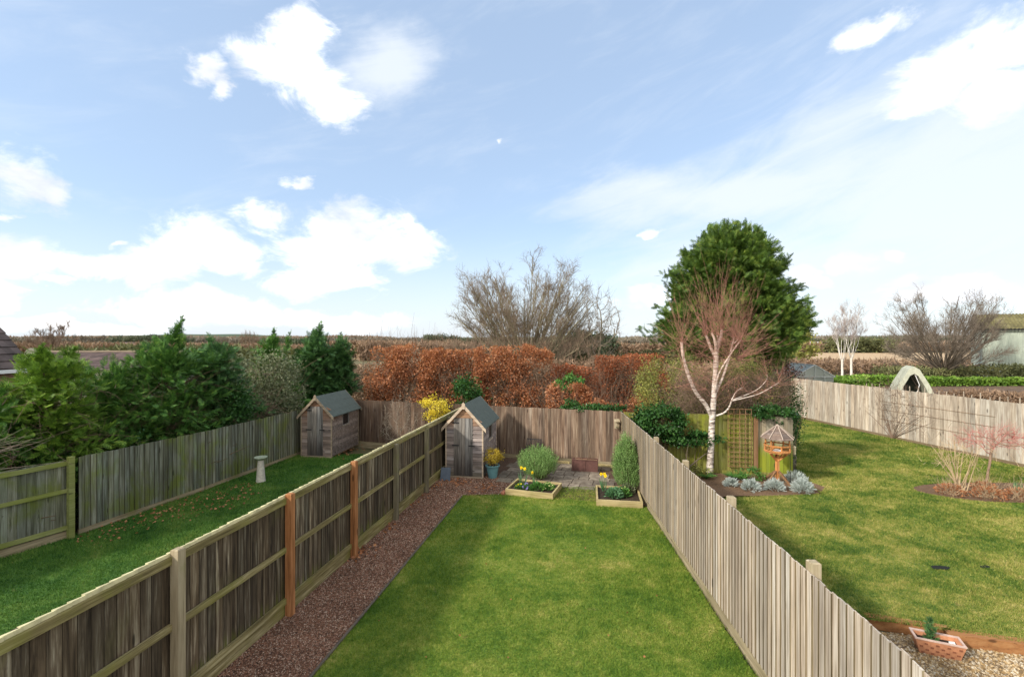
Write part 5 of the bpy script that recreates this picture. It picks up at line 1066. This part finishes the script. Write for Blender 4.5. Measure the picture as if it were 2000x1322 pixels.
# small greenhouse roof
T = thing('greenhouse','small glass greenhouse roof showing over the far fence end','greenhouse',(18.7,30.5,0)); GL = NT('greenhouse_glass'); GL.b.inputs['Transmission Weight'].default_value = .6; GL = GL.done((.46,.50,.44), .5)
m = MB(); m.hexa([(-1.25,-.6,1.75),(1.25,-.6,1.75),(1.25,-.59,1.75),(-1.25,-.59,1.75),(-1.25,-.6,1.78),(1.25,-.6,1.78),(1.25,-.59,1.78),(-1.25,-.59,1.78)]); m.box(-1.2,1.2,-.58,2.0,0,1.74); m.build('side_panel', GL, T)
m = MB(); m.add([(-1.25,-.62,1.79),(1.25,-.62,1.79),(1.25,2.02,1.79),(-1.25,2.02,1.79),(0,-.62,2.5),(0,2.02,2.5)], [(0,4,5,3),(1,2,5,4)]); m.add([(-1.25,-.62,1.79),(1.25,-.62,1.79),(0,-.62,2.5),(-1.25,2.02,1.79),(1.25,2.02,1.79),(0,2.02,2.5)], [(0,1,2),(3,5,4)]); m.build('roof', GL, T)
m = MB(); m.bar((-1.27,-.65,1.79),(0,-.65,2.52),.04); m.bar((1.27,-.65,1.79),(0,-.65,2.52),.04); m.bar((0,-.65,2.52),(0,2.0,2.52),.04); m.bar((-1.27,-.65,1.79),(1.27,-.65,1.79),.04)
for x_ in (-.6,0,.6): m.bar((x_,-.65,0),(x_,-.65,2.5-abs(x_)*.57),.03)
m.build('frame', plain('alu', (.45,.48,.46), .4), T)
# light timber hut roof between hedges
T = thing('timber_store','pale timber store roof glimpsed between the copper hedges','shed',(3.0,26.5,0)); MB().box(-.9,.9,0,1.5,0,1.95).build('wall', plain('pale_timber',(.42,.34,.20),.9,.2,4), T); MB().hexa([(-1.0,-.15,1.97),(1.0,-.15,1.97),(1.0,1.6,2.35),(-1.0,1.6,2.35),(-1.0,-.15,2.03),(1.0,-.15,2.03),(1.0,1.6,2.41),(-1.0,1.6,2.41)]).build('roof', FELT, T)
# utility pole
m = MB(); m.tubes([[(0,0,0),(0,0,6.3)]],[.16,.13],8); m.v.append(m.v[0][-8:]); m.f.append(np.array([list(range(m.n,m.n+8))])); m.n += 8
tag(m.build('utility_pole', W_POST_OLD, loc=(0,0,0)), 'dark stub of a wooden pole on the skyline left of the cypress', 'pole').location = (22.2,105,0)

# ------------------------------------------------------------------ allotment and far country
FIELD = stones('stubble_field', [(.40,.27,.15),(.52,.37,.22),(.60,.45,.28)], False, 1.2)
grid_sheet('field', [(32,72),(125,66),(230,140),(60,146)], -.14, FIELD)
grid_sheet('field', [(-52,118),(-92,122),(-160,230),(-70,240)], -.13, stones('pale_field', [(.30,.28,.12),(.38,.35,.17),(.44,.40,.22)], False, 1.))
grid_sheet('allotment_soil', [(17.6,14.5),(60,14),(60,47),(16,45)], -.15, stones('allotment_earth', [(.09,.06,.042),(.15,.10,.07),(.21,.15,.10)], False, 6))
def strip(name, label, x0, x1, y0, y1, h, n, size, mat, z0=-.15, seed=1, lum=.35, dep=2., cat='hedge', lsc=.3, kind='stuff', kind_tw=True):
    g = np.random.default_rng(seed); t = g.uniform(0,1,n); P = np.stack([x0+(x1-x0)*t, y0+(y1-y0)*t+g.uniform(-.5,.5,n)*dep, np.zeros(n)],1); ln = LN(lsc, seed=seed); l2 = LN(lsc*5, seed=seed+1)
    top = h*(1-lum*.5+lum*.5*ln(P)+lum*.3*l2(P)); P[:,2] = z0+top*g.uniform(0,1,n)**.7; m = MB(); tw = kind_tw; leaves(m, P, size*(1.25 if tw else 1), LEAF, unit(g.normal(size=P.shape)*(.9 if tw else 1)+np.array([0,0,.45 if tw else 0])), wide=.42 if tw else 1.6); return tag(m.build(name, mat), label, cat, kind=kind)
strip('vegetable_row','bright green crop row between the birches and the barn', 27,52,43.5,44.5,.95,14000,.2,L_BRIGHT, seed=1, kind_tw=False, dep=1.2, cat='crop')
strip('vegetable_row','bright green bank left of the white birches', 25.5,31,41.5,42,.95,3500,.18,L_BRIGHT, seed=2, kind_tw=False, dep=1., cat='crop')
strip('dry_scrub','brown scrub in front of the stubble field', 28,75,62,58,1.6,14000,.5,L_SCRUB, seed=3, dep=9, cat='scrub')
strip('dry_scrub','brown and green weeds behind the far right fence', 24.5,26.5,27,22,1.7,9000,.16,L_SCRUB, seed=4, dep=2.4, cat='scrub')
strip('dry_scrub','mixed green growth by the barn foot', 36,60,47.5,47,1.7,9000,.3,L_SCRUBG, seed=5, dep=2.2, cat='scrub')
strip('field_hedge','low brown hedge behind the stubble field', 60,240,150,148,3.0,16000,1.1,L_SCRUB, seed=6, dep=4, cat='hedge')
strip('field_hedge','olive hedge clump behind the field right of centre', 95,115,146,146,4.6,2500,1.0,L_SCRUBG, seed=7, dep=5, cat='hedge')
shrub('conifer_bush','dark green bush on the skyline right of the cypress', (47,80,2.7), (3.4,2,3.0), 4200, .4, L_OLIVE, BARK, 40, .2, nst=4, zmin=-1, cat='bush')
# scrub behind the copper hedge
strip('scrub_thicket','dense brown thicket behind the copper hedges', -9,12,25.5,26.5,3.35,90000,.15,L_SCRUB, seed=8, dep=3.5, cat='thicket', lsc=.7, lum=.22)
strip('scrub_thicket','olive thicket at the foot of the wide bare tree', -5,16,33,33,3.5,50000,.2,L_SCRUBG, seed=9, dep=3, cat='thicket', lsc=.5, lum=.3)
T = thing('bare_saplings','thin upright bare saplings above the copper hedge','sapling',(-5,22.5,0)); m = MB(); k = 46; P = np.stack([rng.uniform(-1.8,4.6,k), rng.uniform(-.6,.6,k), np.zeros(k)+2.2],1); twigs(m, P, rng.normal(size=(k,3))*.06+np.array([0,0,1.]), rng.uniform(1.7,3.1,k), .012, bend=.05, up=0, m=6); 
k2 = 900; P = np.stack([rng.uniform(-2,9.,k2), rng.uniform(-.6,.6,k2), rng.uniform(3.0,3.9,k2)],1); twigs(m, P, rng.normal(size=(k2,3))*.35+np.array([0,0,.8]), rng.uniform(.2,.8,k2), .006); m.build('stem', TWIG_BR, T)
L_EV = leaf('far_evergreen', (.02,.035,.018), (.05,.075,.035), (.09,.12,.05), sc=.2)
for x_,y_,s_,lb in ((9.2,70,2.6,'dark round evergreen on the skyline right of the wide bare tree'),(14.5,85,2.5,'smaller evergreen left of the skyline pole')):
    shrub('evergreen_tree', lb, (x_,y_,3.2), (s_*1.5,s_,s_*.75), 2600, .4, L_EV, BARK, 30, .2, nst=4, zmin=-1, cat='tree', part='crown')
# rows of countryside
strip('hedgerow','brown hedgerow across the left middle distance', -150,-12,125,110,3.2,60000,.9,L_SCRUB, seed=10, dep=6, lsc=.1)
strip('hedgerow','darker hedgerow behind the bungalow', -70,-30,75,70,3.3,14000,.7,L_SCRUBG, seed=11, dep=3, lsc=.2, lum=.5)
strip('hedgerow','hedgerow crossing behind the thicket', -30,60,95,100,3.6,50000,.8,L_SCRUB, seed=12, dep=5, lsc=.1)
strip('woodland','far brown woodland along the skyline', -520,500,420,440,4.9,70000,2.4,L_WOOD, seed=13, dep=40, cat='woodland', lsc=.02, lum=.6)
strip('woodland','farther woodland band to the right', 150,900,620,560,6.0,40000,3.,L_WOOD, seed=14, dep=60, cat='woodland', lsc=.015, lum=.6)
L_COPSE = leaf('far_copse', (.045,.06,.035), (.095,.115,.065), (.16,.17,.10), tr=.1, sc=.05)
for x0_,x1_,y_,h_,lb_ in ((-265,-215,320,6.8,'dark green copse on the far left skyline'),(-150,-118,300,6.2,'dark copse on the left skyline behind the tall conifer'),(-60,-20,330,6.5,'dark copse on the skyline above the copper hedge'),(150,215,310,6.6,'dark copse on the skyline behind the white glasshouses'),(250,330,340,6.4,'dark copse on the skyline by the bushy bare tree')):
    strip('copse', lb_, x0_,x1_,y_,y_+4,h_,3500,1.5,L_COPSE, seed=int(y_), dep=9, cat='copse', lsc=.06, lum=.8)
strip('woodland','brown wooded slope to the left', -700,-150,560,600,6.0,40000,3.,L_SCRUB, seed=15, dep=60, cat='woodland', lsc=.02, lum=.5)
# row of small distant trees, copies of one
T0 = bare_tree('roadside_tree','first of the small round topped skyline trees from the left', (0,0,0), ell(160,(0,0,6.0),(2.4,2.4,2.6),-1,.2), .6,.9, TWIG_DK, TWIG_DK, tip=.07, ntw=5, twl=1.3, twr=.06, split=.12, seeds=[np.array([0,0,z]) for z in (0,1,2,3.)], seed=70, infl=6, group='small trees on the left skyline')
ordn = ['first','second','third','fourth','fifth','sixth','seventh','eighth','ninth']
xs = [131,146,160,166,173,180,188,195,203]; 
for i, px in enumerate(xs):
    if i == 0: o = T0
    else:
        o = T0.copy(); C.objects.link(o)
        for ch in T0.children:
            c_ = ch.copy(); C.objects.link(c_); c_.parent = o
    Y = 380; o.location = ((px-1000)*Y/F, Y, -.2); s_ = [.95,1.05,1.0,.8,.8,.78,.8,.82,1.05][i]; o.scale = (s_*.62,s_*.62,s_*.86); o['label'] = f'{ordn[i]} of the small round topped skyline trees from the left'
POP = bare_tree('poplar_tree','leftmost of the narrow bare poplars on the left skyline', (0,0,0), ell(260,(0,0,4.6),(.9,.9,3.9),-1,.1), .4,.55, TWIG_DK, TWIG_BR, tip=.03, ntw=6, twl=1.0, twr=.025, split=.1, seeds=[np.array([0,0,z]) for z in (0,.4,.8)], seed=71, infl=4, up=.5, twup=.8, group='poplars on the left skyline')
for i,(px,s_) in enumerate(((473,.85),(481,1.0),(489,.97),(497,.92),(504,.8))):
    if i == 0: o = POP
    else:
        o = POP.copy(); C.objects.link(o)
        for ch in POP.children:
            c_ = ch.copy(); C.objects.link(c_); c_.parent = o
    Y = 175; o.location = ((px-1000)*Y/F, Y, -.2); o.scale = (s_,s_,s_*.88); o['label'] = ['leftmost','second','middle','fourth','rightmost'][i]+' of the narrow bare poplars on the left skyline'
# white glasshouses on the right, little white houses left
for x0,x1,Y,h,lb in ((138,172,232,1.7,'long low white glasshouse roof beyond the stubble field left part'),(195,222,232,1.9,'long low white glasshouse roof beyond the stubble field right part')):
    T = thing('glasshouse', lb, 'glasshouse', ((x0+x1)/2,Y,-.17), 0, 'far white glasshouses'); w = (x1-x0)/2; MB().box(-w,w,0,6,0,h).build('wall', WHITE, T); m = MB(); m.add([(-w,-.2,h+.02),(w,-.2,h+.02),(w,3,h+1.),(-w,3,h+1.),(w,6.2,h+.02),(-w,6.2,h+.02)],[(0,1,2,3),(3,2,4,5)]); m.build('roof', WHITE, T)
for px,Y,w,lb in ((242,160,3.0,'tiny white house with brown roof in the left distance'),(300,190,2.4,'second tiny white house farther right in the left distance'),(1663,420,6.,'tiny white farmhouse on the right skyline')):
    x_ = (px-1000)*Y/F; T = thing('farmhouse', lb, 'house', (x_,Y,-.17), 0, 'distant white houses'); s_ = w/3; MB().box(-w,w,0,5*s_,0,1.9*s_ if Y < 300 else 4.5).build('wall', WHITE, T); hh = 1.9*s_ if Y < 300 else 4.5
    m = MB(); m.add([(-w-.3,-.4,hh),(w+.3,-.4,hh),(w+.1,2.5*s_,hh+1.2*s_),(-w-.1,2.5*s_,hh+1.2*s_),(w+.3,5.4*s_,hh),(-w-.3,5.4*s_,hh)],[(0,1,2,3),(3,2,4,5),(1,4,2),(0,3,5)]); m.build('roof', TILE, T)
# hills
def hill(x0,x1,Y,h,mat,seed):
    g = np.random.default_rng(seed); xs = np.linspace(x0,x1,80); u = (xs-x0)/(x1-x0); prof_ = h*np.sin(u*np.pi)**.8*(1+.12*np.sin(u*11+seed)+.06*np.sin(u*31)); v = np.concatenate([np.stack([xs,0*xs+Y,0*xs-2],1), np.stack([xs,0*xs+Y+400,prof_*.75],1), np.stack([xs,0*xs+Y+900,prof_],1), np.stack([xs,0*xs+Y+1900,0*xs-2],1)]); m = MB(); m.add(v,[(r*80+i,r*80+i+1,(r+1)*80+i+1,(r+1)*80+i) for r in range(3) for i in range(79)]); m.build('hills', mat, smooth=True)['kind'] = 'structure'
HILL = plain('hill_ground', (.07,.10,.06), .95, .3, .004)
hill(-5200,-1700,4300,48,HILL,1); hill(-1500,2500,4600,22,HILL,2); hill(1500,4600,4000,26,HILL,3)

# ------------------------------------------------------------------ light
SUN_EL = R(31); az_from = math.atan2(-.97, -.26)   # sun stands to the left, a little behind the camera
sx, sy = -.88, -.475
sun_dir = Vector((sx*math.cos(SUN_EL), sy*math.cos(SUN_EL), math.sin(SUN_EL)))
L = bpy.data.lights.new('sun', 'SUN'); L.energy = 2.7; L.angle = R(4); L.color = (1,.93,.82)
o = bpy.data.objects.new('sun', L); C.objects.link(o); o.rotation_euler = sun_dir.to_track_quat('Z','Y').to_euler()
W = bpy.data.worlds.new('World'); bpy.context.scene.world = W; W.use_nodes = True; t = W.node_tree; t.nodes.clear(); n = NT('', t)
sky = n.node('ShaderNodeTexSky', sky_type='NISHITA'); sky.sun_disc = False; sky.sun_elevation = SUN_EL; sky.sun_rotation = math.atan2(sx, sy); sky.air_density = 1.0; sky.dust_density = .6; sky.ozone_density = 1.4
d = n.node('ShaderNodeTexCoord').outputs['Generated']; X,Y,Z = n.sep(d)[:3]
az = n.math('ARCTAN2', X, Y); el = n.math('ARCSINE', Z); P = n.comb(az, n.math('MULTIPLY', el, 1.7), 0)
w1 = n.noise(P, 6, 6, .6); w2 = n.noise(n.add(P, (7.3,1.7,4.1)), 6, 6, .6); AZ0, EL0 = az, el
az = n.math('ADD', az, n.math('MULTIPLY', n.math('SUBTRACT', w1, .5), .16)); el = n.math('ADD', el, n.math('MULTIPLY', n.math('SUBTRACT', w2, .5), .10))
def ang(px, py):
    a = math.atan((px-1000)/F); return a, math.atan((661-py)/F*math.cos(a))
def blob(px, py, wx, wy):
    a, e = ang(px, py); ca = math.cos(a); sa_ = wx/F*ca*ca; se = wy/F*ca
    u = n.math('MULTIPLY', n.math('SUBTRACT', az, a), 1/sa_); v = n.math('MULTIPLY', n.math('SUBTRACT', el, e), 1/se)
    return n.math('SUBTRACT', 1.0, n.math('SQRT', n.math('ADD', n.math('MULTIPLY', u, u), n.math('MULTIPLY', v, v))))
def union(bl):
    r = blob(*bl[0])
    for b in bl[1:]: r = n.math('MAXIMUM', r, blob(*b))
    return r
cum = [(585,95,75,75),(560,140,120,70),(640,200,100,45),(395,125,62,34),(420,165,40,30),(600,50,45,40),
 (40,350,105,68),(100,375,66,40),(35,425,30,14),(20,500,140,75),(100,555,55,14),(10,590,60,45),
 (370,480,160,66),(260,520,150,48),(450,500,105,55),(515,432,80,32),(620,545,130,48),(680,445,105,75),(760,480,125,62),(640,490,125,50),(205,466,30,10),(580,362,34,14),(370,595,170,36),(560,625,260,28),(120,640,260,22),(820,445,40,22),
 (1870,150,130,70),(1960,70,110,70),(1700,62,90,36),(1950,190,120,60),(1800,190,110,40),(1250,590,75,34),(1275,460,24,12),(1670,515,60,30),(1720,500,40,22),(1570,540,40,30),(1600,548,60,18),(980,285,14,7),(1850,575,200,30)]
B = union(cum)
n1 = n.noise(P, 8, 10, .66, .5); n2 = n.noise(P, 3.2, 5, .6, .2)
f = n.math('ADD', n.math('MULTIPLY', B, .95), n.math('MULTIPLY', n.math('SUBTRACT', n1, .5), 2.2))
cmask = n.rng(f, -.02, .72, 0, 1, True)
back = n.math('MULTIPLY', n.rng(Y, .25, -.2, 0, 1, True), n.rng(n.noise(d, 2.2, 6, .6), .38, .58, .25, .95, True));  # bright cloud added behind the camera, unseen, to lift and neutralise the fill
# thin high veil, mostly to the right and along the horizon
Vl = union([(1800,360,620,270),(1450,380,420,70),(1960,430,420,200),(760,120,110,60),(1500,520,500,120)])
az, el = AZ0, EL0
n3 = n.noise(n.comb(n.math('MULTIPLY', n.math('ADD', az, n.math('MULTIPLY', el, .9)), 1.3), n.math('MULTIPLY', n.math('SUBTRACT', el, n.math('MULTIPLY', az, .32)), 6.), 0), 2.4, 7, .62, .5)
veil = n.rng(n.math('ADD', n.math('MULTIPLY', Vl, .9), n.math('MULTIPLY', n.math('SUBTRACT', n3, .5), 1.6)), -.30, .80, 0, .95, True)
veil2 = n.rng(n3, .45, .8, 0, .28, True)
hz = n.math('MULTIPLY', n.rng(el, .0, .24, .62, 0, True), 1.0)
lav = n.mix(n.rng(n2,.40,.60), (.54,.57,.62), (.86,.86,.86))
veil_all = n.math('MAXIMUM', n.math('MAXIMUM', veil, veil2), hz)
SKY_K = .10
skyc = n.mix(1.0, sky.outputs[0], (SKY_K*1.0,SKY_K*1.0,SKY_K*1.0), 'MULTIPLY')
base = n.mix(n.math('MULTIPLY', .5, 1.0), skyc, (.355,.455,.60))
c = n.mix(n.math('MULTIPLY', veil_all, .85), base, (.50,.535,.575))
shade = n.rng(n.noise(n.mapv(P,(1,1,1),(0,.05,0)), 7, 5, .6), .35, .7, .80, 1.12)
cc = n.mix(1.0, lav, n.comb(shade, shade, shade), 'MULTIPLY')
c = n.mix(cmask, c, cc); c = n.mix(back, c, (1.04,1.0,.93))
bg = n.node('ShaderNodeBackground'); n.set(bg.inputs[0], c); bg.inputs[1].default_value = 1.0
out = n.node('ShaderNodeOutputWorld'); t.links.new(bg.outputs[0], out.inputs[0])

# ------------------------------------------------------------------ camera and view
cam = bpy.data.cameras.new('camera'); cam.lens = 17; cam.sensor_width = 36; cam.clip_end = 12000; cam.clip_start = .05
co = bpy.data.objects.new('camera', cam); C.objects.link(co); co.location = (0,0,CAM_H); co.rotation_euler = (R(90),0,0)
S = bpy.context.scene; S.camera = co; S.view_settings.view_transform = 'Standard'; S.view_settings.look = 'None'; S.view_settings.exposure = .95; S.view_settings.gamma = 1
